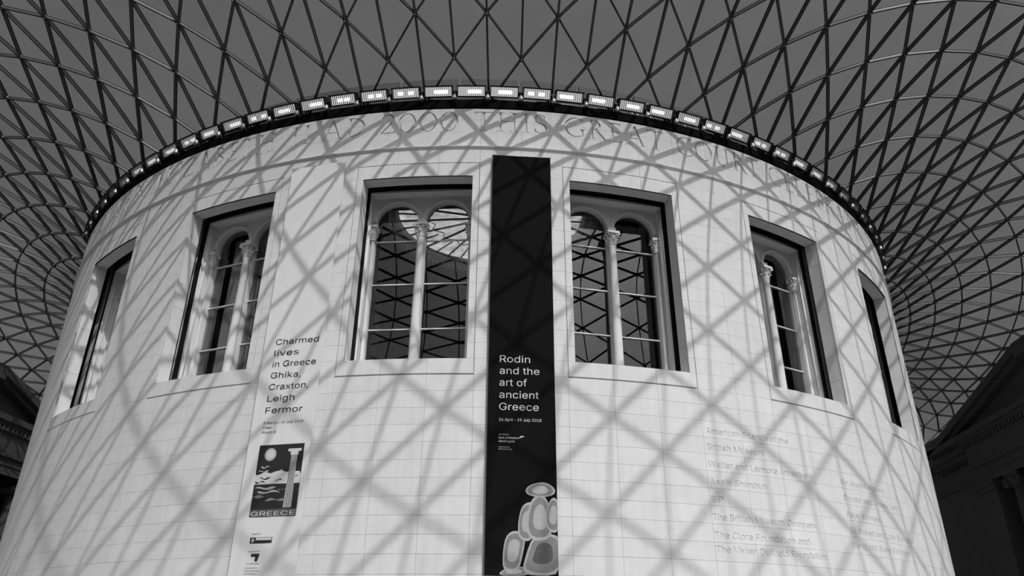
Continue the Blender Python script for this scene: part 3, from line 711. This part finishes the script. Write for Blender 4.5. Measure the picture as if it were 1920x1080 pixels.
for k in WINS:
    a = k*BAY; win = tag(empty('window_%d' % (k+3), (RD*math.sin(a), -RD*math.cos(a), CZ), a), WL[k], 'window', kind='structure')
    def P(az, r, z):                                # point of the drum in the window's own axes
        return (r*math.sin(az), RD-r*math.cos(az), z)
    nj = 7; hz = (Z_HEAD-Z_SILL)/nj
    for s_ in (-1, 1):                                # stones lining the opening
        for i in range(nj):
            z0, z1 = Z_SILL+i*hz+.004, Z_SILL+(i+1)*hz-.004; b = MB()
            aa, ab = s_*HW, s_*RAD(5.15)
            b.add([P(aa, 21.5, z0), P(aa, RD-.004, z0), P(ab, RD-.03, z0), P(ab, 21.5, z0), P(aa, 21.5, z1), P(aa, RD-.004, z1), P(ab, RD-.03, z1), P(ab, 21.5, z1)],
                  [(0, 1, 2, 3), (4, 7, 6, 5), (0, 4, 5, 1), (1, 5, 6, 2), (2, 6, 7, 3), (3, 7, 4, 0)]); b.obj('jamb_stone', M_STONE, win)
    for nm, z0, z1 in (('head_stone', Z_HEAD, Z_HEAD+.35), ('sill_stone', Z_SILL-.35, Z_SILL)):
        for i, (e0, e1) in enumerate(((-5.1, -1.8), (-1.8, 1.8), (1.8, 5.1))):
            b = MB(); n = 3
            vs = [P(RAD(e0+.01+(e1-e0-.02)*j/n), r, z) for z in (z0, z1) for r in (21.5, RD-.004) for j in range(n+1)]; q_ = n+1; fs = []
            for j in range(n): fs += [(j, q_+j, q_+j+1, j+1), (2*q_+j, 2*q_+j+1, 3*q_+j+1, 3*q_+j), (j, j+1, 2*q_+j+1, 2*q_+j), (q_+j, 3*q_+j, 3*q_+j+1, q_+j+1)]
            fs += [(0, 2*q_, 3*q_, q_), (n, q_+n, 3*q_+n, 2*q_+n)]
            b.add(vs, fs); b.obj(nm, M_STONE, win)
    link('inner_jamb', JL[0], win); link('inner_jamb', JL[1], win)
    b = MB(); b.box(-2.5, 2.5, .90, 1.34, Z_HEAD-.02, Z_HEAD+.5); b.obj('inner_head', M_PLASTER, win)
    b = MB(); b.box(-2.5, 2.5, .90, 1.56, ZB-.5, ZB); b.obj('inner_sill', M_PLASTER, win)
    link('arch_panel', PANEL, win)
    for s_ in (-1, 1):
        link('archivolt', ARCHV, win, Matrix.Translation((s_*ARC['tc'], 0, ARC['zs'])))
        sc = link('side_column', COLS, win, Matrix.Translation((s_*1.66, 1.27, ZB))); link('capital', CAP, sc, Matrix.Translation((0, 0, 4.77)) @ Matrix.Diagonal((.75, .75, 1, 1)))
        for z in TR: link('transom', TRM, win, Matrix.Translation((s_*ARC['tc'], 0, z)))
        for me in PANES[s_]: link('pane', me, win)
    co = link('column', COL, win, Matrix.Translation((0, 1.2, ZB))); link('capital', CAP, co, Matrix.Translation((0, 0, 4.77)))
    b = MB(); b.box(-.14, .14, 1.12, 1.36, ZB+5.32, ZB+5.53); b.obj('impost', M_PLASTER, win)
    # deep plastered embrasure behind the glass
    b = MB()
    for s_ in (-1, 1): x0, x1 = sorted((s_*1.70, s_*1.9)); b.prism([(1.56, ZB), (2.75, ZB), (2.75, 14.8), (1.56, Z_HEAD+.2)], 'x', x0, x1)
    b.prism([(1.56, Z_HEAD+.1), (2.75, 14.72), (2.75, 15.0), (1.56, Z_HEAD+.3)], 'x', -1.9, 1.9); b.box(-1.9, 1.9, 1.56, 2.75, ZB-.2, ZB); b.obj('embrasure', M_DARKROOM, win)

# ---------------------------------------------------------------- the reading room inside: wall, dome and its round skylight
room = tag(empty('wall_interior', (0, 0, 0)), 'dim plastered dome room behind the drum windows', 'room', kind='structure')
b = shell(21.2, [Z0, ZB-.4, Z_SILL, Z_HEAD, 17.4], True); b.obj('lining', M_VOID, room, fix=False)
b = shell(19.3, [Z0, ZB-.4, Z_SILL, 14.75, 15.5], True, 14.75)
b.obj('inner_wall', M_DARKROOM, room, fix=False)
ZO, RO = 26.2, 6.1
def dome_prof(off): return [((19.3+off)*math.cos(t), 15.5+CZ+(11.2+off)*math.sin(t)) for t in np.linspace(0, math.acos(6.9/19.3), 26)]
b = MB(); b.lathe(dome_prof(0), seg=80); b.lathe(dome_prof(.45), seg=80, mi=1)
b.obj('dome_shell', [M_DARKROOM, M_LEAD], room, fix=False)
b = MB(); b.lathe([(19.0, 17.3+CZ), (21.3, 17.3+CZ)], seg=80); b.obj('leak_cover', M_LEAD, room, fix=False)  # unseen flat ring added to stop light leaking between dome and parapet
zd = 15.5+CZ+11.2*math.sin(math.acos(6.9/19.3))
ocu = tag(empty('skylight', (0, 0, zd)), 'round traceried skylight at the dome crown seen through the drum windows', 'skylight')
b = MB(); b.lathe([(6.05, .1), (6.18, .0), (6.22, -.12), (6.48, -.2), (6.53, -.35), (6.78, -.42), (6.83, -.55), (7.0, -.58), (7.0, .35), (6.05, .35), (6.05, .1)], seg=80); b.obj('frame', M_WHITE, ocu)
b = MB()
for i in range(96): b.ball((6.64*math.cos(2*PI*i/96), 6.64*math.sin(2*PI*i/96), -.42), .11, 0, 6, 4)
tag(b.obj('beads', M_WHITE, ocu), kind='stuff')
b = MB(); b.lathe([(1.3, 0), (1.5, 0), (1.5, .2), (1.3, .2), (1.3, 0)], seg=40); b.obj('hub_ring', M_STEEL, ocu)
NS = 40
b = MB(); b.box(1.45, 6.15, -.03, .03, .05, .18); bar = b.mesh('glazing_bar', M_GASKET)
for i in range(NS//2): link('glazing_bar', bar, ocu, Matrix.Rotation(2*PI*i/(NS//2), 4, 'Z'))
for i in range(NS):
    a0, a1 = 2*PI*i/NS, 2*PI*(i+1)/NS
    for r0, r1 in ((4.35, 3.85) if i % 2 == 0 else (3.85, 4.35),):
        b = MB(); b.tube([(r0*math.cos(a0), r0*math.sin(a0), .14), (r1*math.cos(a1), r1*math.sin(a1), .14)], .03, 5); b.obj('tracery_bar', M_GASKET, ocu)
b = MB(); b.box(4.3, 6.15, -.022, .022, .08, .18); bar2 = b.mesh('short_bar', M_GASKET)
b = MB()
for i in range(NS//2): link('short_bar', bar2, ocu, Matrix.Rotation(2*PI*(i+.5)/(NS//2), 4, 'Z'))
for i in range(NS//2):
    a0, a1 = 2*PI*i/(NS//2), 2*PI*(i+1)/(NS//2); b = MB(); n = 3
    vs = [(r*math.cos(a0+(a1-a0)*j/n), r*math.sin(a0+(a1-a0)*j/n), .19) for r in (.0 if False else 1.4, 6.12) for j in range(n+1)]
    b.add(vs, [(j, j+1, n+2+j, n+1+j) for j in range(n)]); b.obj('glass_pane', M_OCULUS, ocu, fix=False)
b = MB(); b.lathe([(.001, .19), (1.4, .19)], seg=24); b.obj('glass_disc', M_OCULUS, ocu, fix=False)

# parapet seen through the glass just above the ring
par = tag(empty('trim_4', (0, 0, 0)), 'low lead-grey parapet of panels seen through the glass above the floodlights', 'parapet', kind='structure')
b = MB(); n = 4; da = RAD(6)-.006
vs = [cyl(RAD(-3)+.003+da*j/n, r, z+CZ) for r in (20.95, 21.05) for z in (17.6, 19.25) for j in range(n+1)]; q_ = n+1; fs = []
for j in range(n): fs += [(j, q_+j, q_+j+1, j+1), (2*q_+j, 2*q_+j+1, 3*q_+j+1, 3*q_+j), (j, j+1, 2*q_+j+1, 2*q_+j), (q_+j, 3*q_+j, 3*q_+j+1, q_+j+1)]
fs += [(0, 2*q_, 3*q_, q_), (n, q_+n, 3*q_+n, 2*q_+n)]
b.add(vs, fs); pm = b.mesh('parapet_panel', M_LEAD)
for i in range(60): link('parapet_panel', pm, par, Matrix.Rotation(RAD(6*i), 4, 'Z'))
gr = tag(empty('guard_rail', cyl(RAD(22.5), 21.3, 17.75+CZ), RAD(22.5)), 'thin white guard rail on the roof above the word GREAT', 'railing')
b = MB(); xs = np.linspace(-1.5, 1.5, 5)
for x in (0,):
    for z in (.55, 1.0): b.tube([(-1.5, .1+.05*0, z), (0, .0, z), (1.5, .1, z)], .022, 6)
b.obj('rail', M_WHITE, gr)
for x in xs:
    b = MB(); b.tube([(x, .045*abs(x), 0), (x, .045*abs(x), 1.0)], .02, 6); b.obj('post', M_WHITE, gr)
b = MB(); b.tube([(-.75, .05, .02), (-.2, .03, 1.0)], .016, 6); b.obj('brace', M_WHITE, gr)

# ---------------------------------------------------------------- floodlights standing on the rim
LW, LHt = .50, .19
b = MB(); b.box(-LW, LW, -.02, .30, -LHt, -LHt+.03); b.box(-LW, LW, -.02, .30, LHt-.03, LHt); b.box(-LW, -LW+.03, -.02, .30, -LHt, LHt); b.box(LW-.03, LW, -.02, .30, -LHt, LHt); b.box(-LW, LW, .26, .32, -LHt, LHt)
b.box(-LW-.02, LW+.02, -.03, .0, LHt-.012, LHt+.014); b.box(-LW-.02, LW+.02, -.03, .0, -LHt-.014, -LHt+.012)
L_HOUSE = b.mesh('housing', M_LAMP)
b = MB(); b.add([(-LW+.03, .10, -LHt+.03), (LW-.03, .10, -LHt+.03), (LW-.03, .10, LHt-.03), (-LW+.03, .10, LHt-.03)], [(0, 1, 2, 3)]); L_REF = b.mesh('reflector', M_TUBE)
b = MB(); b.lathe([(.001, -.22), (.04, -.20), (.04, .20), (.001, .22)], seg=8); L_BULB = b.mesh('bulb', M_BULB)
b = MB()
for i in range(13):
    x = -LW+.06+i*(2*LW-.12)/12; b.box(x-.006, x+.006, .005, .04, -LHt+.03, LHt-.03)
L_VANE = b.mesh('vanes', M_LAMP)
b = MB(); b.box(-.035, .035, .02, .2, -.42, -.02); b.box(-.09, .09, .0, .22, -.06, -.02); L_BR = b.mesh('bracket', M_LAMP)
b = MB(); b.lathe([(.001, 0), (.055, 0), (.06, -.03), (.095, -.15), (.095, -.165), (.001, -.165)], seg=10); L_CONE = b.mesh('cone', M_ALU)
NUM = 'zeroth first second third fourth fifth sixth seventh eighth ninth tenth eleventh twelfth thirteenth fourteenth fifteenth sixteenth seventeenth eighteenth nineteenth twentieth twenty-first twenty-second twenty-third twenty-fourth twenty-fifth'.split()
for i in range(-20, 22):
    a = RAD(7.42+3.0*i); z = 17.75+CZ
    o = empty('floodlight', cyl(a, 22.12, z), a)
    if i == 0: lb = 'rim floodlight standing over the black banner\'s left edge, above the word THIS'
    else: lb = 'rim floodlight, %s to the %s of the one over the black banner\'s left edge' % (NUM[abs(i)], 'left' if i < 0 else 'right')
    tag(o, lb, 'floodlight', 'floodlights along the rim of the drum')
    tilt = Matrix.Rotation(RAD(36+rng.uniform(-3, 3)), 4, 'X')
    link('housing', L_HOUSE, o, tilt); link('reflector', L_REF, o, tilt); link('vanes', L_VANE, o, tilt)
    nb = int(rng.integers(1, 3)); xs = [rng.uniform(-.12, .12)] if nb == 1 else [-.17+rng.uniform(-.05, .05), .17+rng.uniform(-.05, .05)]
    for x in xs: link('bulb', L_BULB, o, tilt @ Matrix.Translation((x, .10, 0)) @ Matrix.Rotation(PI/2, 4, 'Y') @ Matrix.Diagonal((1.5, 1, 1.15 if nb == 1 else .5, 1)))
    link('bracket', L_BR, o, Matrix.Translation((.579, .0, .04))); link('cone', L_CONE, o, Matrix.Translation((.579, -.02, -.18)))

# ---------------------------------------------------------------- the two banners
def banner(name, az, R, half, z0, z1, cloth, label, rod):
    o = tag(empty(name, cyl(az, R, CZ), az), label, 'banner'); b = MB(); n = 24; vs = []
    for y_ in (0, .012):
        for i in range(n+1):
            t = -1+2*i/n; y = -.003*math.sin(t*7+az)-.0015*math.sin(t*17)
            vs += [(t*half, y+y_, z0), (t*half, y+y_, z1)]
    m_ = 2*(n+1); fs = []
    for i in range(n): fs += [(2*i, 2*i+2, 2*i+3, 2*i+1), (m_+2*i, m_+2*i+1, m_+2*i+3, m_+2*i+2), (2*i, m_+2*i, m_+2*i+2, 2*i+2), (2*i+1, 2*i+3, m_+2*i+3, m_+2*i+1)]
    edge = [f for f in fs if {abs(i-j) for i in f for j in f} & {m_}]; b.add(vs, [f for f in fs if f not in edge], 0, True)
    b.add(vs, edge+[(0, 1, m_+1, m_), (2*n, m_+2*n, m_+2*n+1, 2*n+1)]); b.obj('cloth', cloth, o)
    for z, nm in ((z1, 'top_rod'), (z0, 'bottom_rod')):
        b = MB(); b.tube([(-half-.02, .02, z), (half+.02, .02, z)], .02, 8); b.obj(nm, rod, o)
    for s_ in (-1, 1):
        for z in (z0+.3, z1-.3):
            b = MB(); b.box(s_*half*.9-.03, s_*half*.9+.03, .012, R-RD+.05+.1, z-.02, z+.02); b.obj('wall_bracket', M_STEEL, o)
    return o
def flat(parent, loops, y, ink, name='lettering', label=None, th=.0015):
    bm = plate(loops, y, y-th); o = bm_obj(bm, name, ink, parent)
    if label: o['label'] = label
    return o
RB = 22.13
bk = banner('banner', RAD(8.98), RB, .965, 1.86, 15.03, M_CLOTHB, 'tall black banner with white lettering hanging between two windows', M_ALU)
T_ = lambda az, c=8.98: RB*math.tan(RAD(az-c))
YF = -.006
XL = T_(7.33)
for s_, z, wdt in (('Rodin', 7.695, T_(9.63)), ('and the', 7.335, T_(10.33)), ('art of', 6.975, T_(9.38)), ('ancient', 6.61, T_(10.26)), ('Greece', 6.255, T_(10.25))):
    flat(bk, fit_text(s_, XL, wdt, z, .42, .03), YF, M_INKW)
flat(bk, fit_text('26 April \u2013 29 July 2018', XL, T_(10.43), 5.94, .165), YF, M_INKW)
flat(bk, fit_text('Sponsored by', XL, T_(8.05), 5.545, .06), YF, M_INKW)
flat(bk, fit_text('Bank of America', XL, T_(8.72), 5.435, .115, .02), YF, M_INKW)
flat(bk, fit_text('Merrill Lynch', XL, T_(8.48), 5.335, .115, .02), YF, M_INKW)
x0, x1 = T_(8.78), T_(9.27)
fl = []
for i in range(3):
    u = i/3; fl.append([(x0+(x1-x0)*(.0+.16*i), 5.47+.02*i), (x0+(x1-x0)*(.42+.16*i), 5.535-.008*i), (x0+(x1-x0)*(.52+.16*i), 5.515-.008*i), (x0+(x1-x0)*(.1+.16*i), 5.448+.02*i)])
flat(bk, fl[:1], YF, M_INKW, 'emblem'); flat(bk, fl[1:2], YF-.001, M_INKW, 'emblem'); flat(bk, fl[2:], YF-.002, M_INKW, 'emblem')
flat(bk, fit_text('Organised with', XL, T_(8.12), 5.19, .055), YF, M_INKW)
flat(bk, fit_text('Mus\u00e9e Rodin, Paris', XL, T_(8.30), 5.13, .055), YF, M_INKW)
# printed picture: a plain pale stone arrangement in greys
def blob(cx, cz, rx, rz, n=36, wob=.05, ph=0.0, rot=0):
    out = []
    for i in range(n):
        t = 2*PI*i/n; k = 1+wob*math.sin(3*t+ph)+wob*.6*math.sin(5*t+2*ph); x, z = rx*k*math.cos(t), rz*k*math.sin(t)
        out.append((cx+x*math.cos(rot)-z*math.sin(rot), cz+x*math.sin(rot)+z*math.cos(rot)))
    return out
hb = .96
def cl(loop): return [(min(max(x, -hb), hb), max(z, 1.875)) for x, z in loop]
def smooth(P, k=3):
    for _ in range(k): P = [q_ for i in range(len(P)) for q_ in ((P[i][0]*.75+P[(i+1) % len(P)][0]*.25, P[i][1]*.75+P[(i+1) % len(P)][1]*.25), (P[i][0]*.25+P[(i+1) % len(P)][0]*.75, P[i][1]*.25+P[(i+1) % len(P)][1]*.75))]
    return P
def inset(P, k): 
    cx, cz = sum(p[0] for p in P)/len(P), sum(p[1] for p in P)/len(P); return [(cx+(x-cx)*k, cz+(z-cz)*k) for x, z in P]
stones = [[(-.62, 1.86), (.2, 1.86), (.15, 2.05), (-.2, 2.12), (-.5, 2.0)], [(-.48, 1.95), (-.08, 1.95), (.05, 2.45), (.12, 2.9), (-.2, 3.0), (-.42, 2.85), (-.5, 2.4)], [(-.02, 1.86), (1.1, 1.86), (1.1, 2.8), (.7, 2.95), (.3, 2.85), (.12, 2.4)],
          [(-.08, 2.75), (.3, 2.7), (.3, 3.3), (.36, 3.75), (.02, 3.68), (-.1, 3.2)], [(.1, 2.75), (.76, 2.72), (.82, 3.2), (.74, 3.75), (.5, 4.0), (.18, 3.7)], [(.66, 3.0), (1.0, 2.9), (1.05, 3.7), (.84, 3.92), (.64, 3.5)], [(.12, 3.92), (.5, 3.84), (.9, 3.92), (.92, 4.1), (.66, 4.27), (.3, 4.22), (.1, 4.08)]]
n_ = 0
for i, P_ in enumerate(stones):
    P_ = smooth(P_, 2)
    for k, m_ in ((1, M_G1), (.86, M_G2), (.5, M_G3) if i == 2 else (.55, M_G1)):
        flat(bk, [cl(inset(P_, k))], YF-.0005*n_, m_, 'printed_picture', 'pale heap of smooth stones printed in greys' if n_ == 0 else None); n_ += 1

wb = banner('banner', RAD(-9.0), RB, .985, 1.80, 15.0, M_CLOTHW, 'tall white banner with black lettering and a small dark picture', M_ALU)
U_ = lambda az: T_(az, -9.0)
XL = U_(-10.55)
zs = np.linspace(8.47, 6.32, 7)
for s_, z, r in zip(('Charmed', 'lives', 'in Greece', 'Ghika,', 'Craxton,', 'Leigh', 'Fermor'), zs, (-6.87, -8.45, -6.87, -8.02, -7.25, -8.27, -7.48)):
    flat(wb, fit_text(s_, XL, U_(r), z, .365, .018), YF, M_INKB)
flat(wb, fit_text('8 March \u2013 15 July 2018', XL, U_(-7.30), 6.0, .14), YF, M_INKB)
flat(wb, fit_text('Free', XL, U_(-9.85), 5.865, .13), YF, M_INKB); flat(wb, fit_text('Room 5', XL, U_(-9.42), 5.725, .13), YF, M_INKB)
px0, px1, pz0, pz1 = U_(-10.55), U_(-6.93), 3.40, 5.38
RCT = lambda x0, x1, z0, z1: [(px0+(px1-px0)*x, pz0+(pz1-pz0)*z) for x, z in ((x0, z0), (x1, z0), (x1, z1), (x0, z1))]
flat(wb, [RCT(0, 1, 0, 1)], YF, M_INKB, 'printed_picture', 'dark landscape print of sea, column and pale disc')
def wave(z, h, x0, x1, ph, n=20, thin=1):
    top = [(x0+(x1-x0)*i/n, z+h*.5*math.sin(PI*i/n)**.5+.012*math.sin(9*i/n+ph)) for i in range(n+1)]; bot = [(x0+(x1-x0)*i/n, z-h*.5*math.sin(PI*i/n)**.5+.012*math.sin(7*i/n+ph*2)) for i in range(n+1)][::-1]
    return [(px0+(px1-px0)*x, pz0+(pz1-pz0)*zz_) for x, zz_ in top+bot]
flat(wb, [RCT(.0, .995, .44, .575)], YF-.001, M_INKW, 'printed_picture')
for i, (z, h, x0, x1, m_) in enumerate(((.62, .02, .06, .28, M_G1), (.68, .02, .1, .3, M_G1), (.61, .03, .42, .66, M_G1), (.57, .05, .0, .5, M_INKW), (.585, .05, .3, .98, M_INKW), (.385, .03, .03, .5, M_G1), (.33, .03, .1, .6, M_G1), (.36, .02, .55, .98, M_G1), (.27, .03, .0, .35, M_G2), (.22, .03, .3, .7, M_G2), (.52, .016, .1, .35, M_INKB), (.47, .016, .02, .25, M_INKB), (.49, .014, .45, .66, M_INKB), (.54, .014, .75, .95, M_INKB))):
    flat(wb, [wave(z, h, x0, x1, i*1.3)], YF-.002-.0003*i, m_, 'printed_picture')
def disc(cx, cz, r, n=24): return [(px0+(px1-px0)*(cx+r*math.cos(2*PI*i/n)*1.0), pz0+(pz1-pz0)*(cz+r*.62*math.sin(2*PI*i/n)*1.15)) for i in range(n)]
flat(wb, [disc(.27, .86, .13)], YF-.002, M_G1, 'printed_picture'); flat(wb, [disc(.27, .86, .09)], YF-.004, M_INKW, 'printed_picture')
flat(wb, [[(px0+(px1-px0)*x, pz0+(pz1-pz0)*z) for x, z in ((.70, .11), (.88, .11), (.87, .84), (.74, .84))]], YF-.0075, M_G1, 'printed_picture')
for i in range(4): flat(wb, [RCT(.735+.035*i, .745+.035*i, .12, .84)], YF-.009, M_G3, 'printed_picture')
flat(wb, [RCT(.66, .95, .89, .93)], YF-.009, M_INKW, 'printed_picture'); flat(wb, [RCT(.72, .89, .84, .89)], YF-.009, M_INKW, 'printed_picture')
flat(wb, [RCT(.0, 1, .0, .095)], YF-.0095, M_G3, 'printed_picture')
flat(wb, fit_text('GREECE', px0+.03*(px1-px0), px0+.98*(px1-px0), pz0+.015, .23, .025), YF-.011, M_INKW)
flat(wb, fit_text('Supported by', U_(-10.15), U_(-9.4), 2.93, .055), YF, M_INKB)
flat(wb, [[(U_(-10.2), 2.70), (U_(-8.5), 2.70), (U_(-8.5), 2.85), (U_(-10.2), 2.85)]], YF, M_INKB, 'emblem')
flat(wb, [[(U_(-9.75), 2.775), (U_(-8.55), 2.775), (U_(-8.55), 2.84), (U_(-9.75), 2.84)]], YF-.003, M_INKW, 'emblem')
flat(wb, [[(U_(-9.98)+.05*math.cos(t), 2.775+.055*math.sin(t)) for t in np.linspace(0, 2*PI, 15)[:-1]]], YF-.003, M_G1, 'emblem')
flat(wb, fit_text('Organised with', U_(-10.2), U_(-9.35), 2.48, .055), YF, M_INKB)
flat(wb, [[(U_(-9.95), 2.43), (U_(-9.3), 2.43), (U_(-9.42), 2.24), (U_(-9.62), 2.24), (U_(-9.60), 2.36), (U_(-9.95), 2.36)]], YF, M_INKB, 'emblem')
flat(wb, fit_text('A. G. Leventis Gallery', U_(-10.25), U_(-9.0), 2.17, .055), YF, M_INKB)
for s_, z in (('In collaboration with', 2.06), ('the Benaki Museum and', 1.99), ('the Craxton Estate', 1.92)): flat(wb, fit_text(s_, U_(-10.3), U_(-9.0), z, .055, .01), YF, M_INKB)

# ---------------------------------------------------------------- the two dark porticoes beyond the drum
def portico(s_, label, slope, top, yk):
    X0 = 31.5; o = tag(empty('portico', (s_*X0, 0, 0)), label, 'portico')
    def bx(name, e0, e1, y0, y1, z0, z1, mats=M_SHADE_STONE, parent=o):
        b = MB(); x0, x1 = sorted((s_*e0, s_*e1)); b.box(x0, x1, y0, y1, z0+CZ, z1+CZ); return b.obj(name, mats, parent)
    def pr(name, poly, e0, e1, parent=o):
        b = MB(); x0, x1 = sorted((s_*e0, s_*e1)); b.prism([(y, z+CZ) for y, z in poly], 'x', x0, x1); return b.obj(name, M_SHADE_STONE, parent)
    yl = yk+(top-13.95)/slope
    pr('tympanum', [(-yl+1, 13.8), (yl-1, 13.8), (yk, top-.7), (-yk, top-.7)], .8, 1.6)
    for g in (-1, 1):
        pr('raking_cornice', [(g*yl, 13.95), (g*yk, top), (g*yk, top-.5), (g*(yl-.1), 13.45)][::g], -.05, 1.5)
        pr('raking_soffit', [(g*(yl-.4), 13.55), (g*yk, top-.5), (g*yk, top-.85), (g*(yl-1.6), 13.5)][::g], .25, 1.5)
    bx('apex_block', -.05, 1.5, -yk, yk, top-.85, top+.05)
    bx('cornice', -.05, 1.6, -yl, yl, 13.55, 13.92); bx('cornice_bed', .1, 1.6, -11.4, 11.4, 13.32, 13.55)
    b = MB(); x0, x1 = sorted((s_*.1, s_*.4)); b.box(x0, x1, -.11, .11, 12.98+CZ, 13.3+CZ); dm = b.mesh('dentil', M_SHADE_STONE)
    for i in range(-26, 27): link('dentil', dm, o, Matrix.Translation((0, i*.42, 0)))
    bx('frieze', .3, 1.5, -11.0, 11.0, 11.62, 13.32); bx('fillet', .1, 1.2, -11.08, 11.08, 11.46, 11.62)
    bx('architrave', .25, 1.5, -11.0, 11.0, 10.95, 11.46); bx('architrave', .3, 1.5, -10.95, 10.95, 10.38, 10.95)
    for g in (-1, 1):
        f = lambda y0, y1: tuple(sorted((g*y0, g*y1)))
        bx('corner_pier', .25, 4.5, *f(8.3, 10.7), Z0, 9.75); bx('pier_capital', .1, 4.5, *f(8.2, 10.85), 9.75, 10.05); bx('pier_capital', -.0, 4.5, *f(8.1, 10.95), 10.05, 10.38)
        bx('flank_wall', 1.3, 5, *f(10.7, 30), Z0, 13.3); bx('flank_cornice', .55, 5, *f(11.5, 30), 13.0, 13.45); bx('flank_cornice', .85, 5, *f(11.5, 30), 12.7, 13.0); bx('flank_fillet', 1.12, 5, *f(11.2, 30), 11.0, 11.15)
        for i in range(14): bx('dentil', .95, 1.35, *f(11.7+.42*i, 11.92+.42*i), 12.4, 12.68)
        for yc in (2.2, 6.45):
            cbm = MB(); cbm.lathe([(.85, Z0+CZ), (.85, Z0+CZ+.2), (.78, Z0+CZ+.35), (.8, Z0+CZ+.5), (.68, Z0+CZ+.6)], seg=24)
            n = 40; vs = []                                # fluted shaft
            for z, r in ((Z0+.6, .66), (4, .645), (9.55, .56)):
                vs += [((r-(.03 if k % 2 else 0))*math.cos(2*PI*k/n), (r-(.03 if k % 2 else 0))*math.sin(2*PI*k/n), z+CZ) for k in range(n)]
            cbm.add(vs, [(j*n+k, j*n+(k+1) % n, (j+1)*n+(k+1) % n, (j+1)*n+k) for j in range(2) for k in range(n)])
            col = cbm.obj('column', M_SHADE_STONE, o, Matrix.Translation((s_*.95, g*yc, 0)))
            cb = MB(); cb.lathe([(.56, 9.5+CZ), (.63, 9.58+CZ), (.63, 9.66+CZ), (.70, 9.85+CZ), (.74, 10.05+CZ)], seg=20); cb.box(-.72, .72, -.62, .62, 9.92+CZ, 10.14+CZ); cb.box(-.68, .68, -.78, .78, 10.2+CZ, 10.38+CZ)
            capo = cb.obj('capital', M_SHADE_STONE, col)
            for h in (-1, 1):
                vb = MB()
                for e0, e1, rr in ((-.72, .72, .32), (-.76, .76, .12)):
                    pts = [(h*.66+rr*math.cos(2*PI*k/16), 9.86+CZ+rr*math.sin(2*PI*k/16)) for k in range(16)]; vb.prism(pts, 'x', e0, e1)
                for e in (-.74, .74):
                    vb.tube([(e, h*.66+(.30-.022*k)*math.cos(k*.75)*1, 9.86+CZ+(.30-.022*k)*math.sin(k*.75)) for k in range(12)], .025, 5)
                vb.obj('volute', M_SHADE_STONE, col)
    bx('recess_wall', 4.5, 5, -10.7, 10.7, Z0, 10.38); bx('recess_ceiling', .2, 5, -10.7, 10.7, 10.38, 10.6)
    return o
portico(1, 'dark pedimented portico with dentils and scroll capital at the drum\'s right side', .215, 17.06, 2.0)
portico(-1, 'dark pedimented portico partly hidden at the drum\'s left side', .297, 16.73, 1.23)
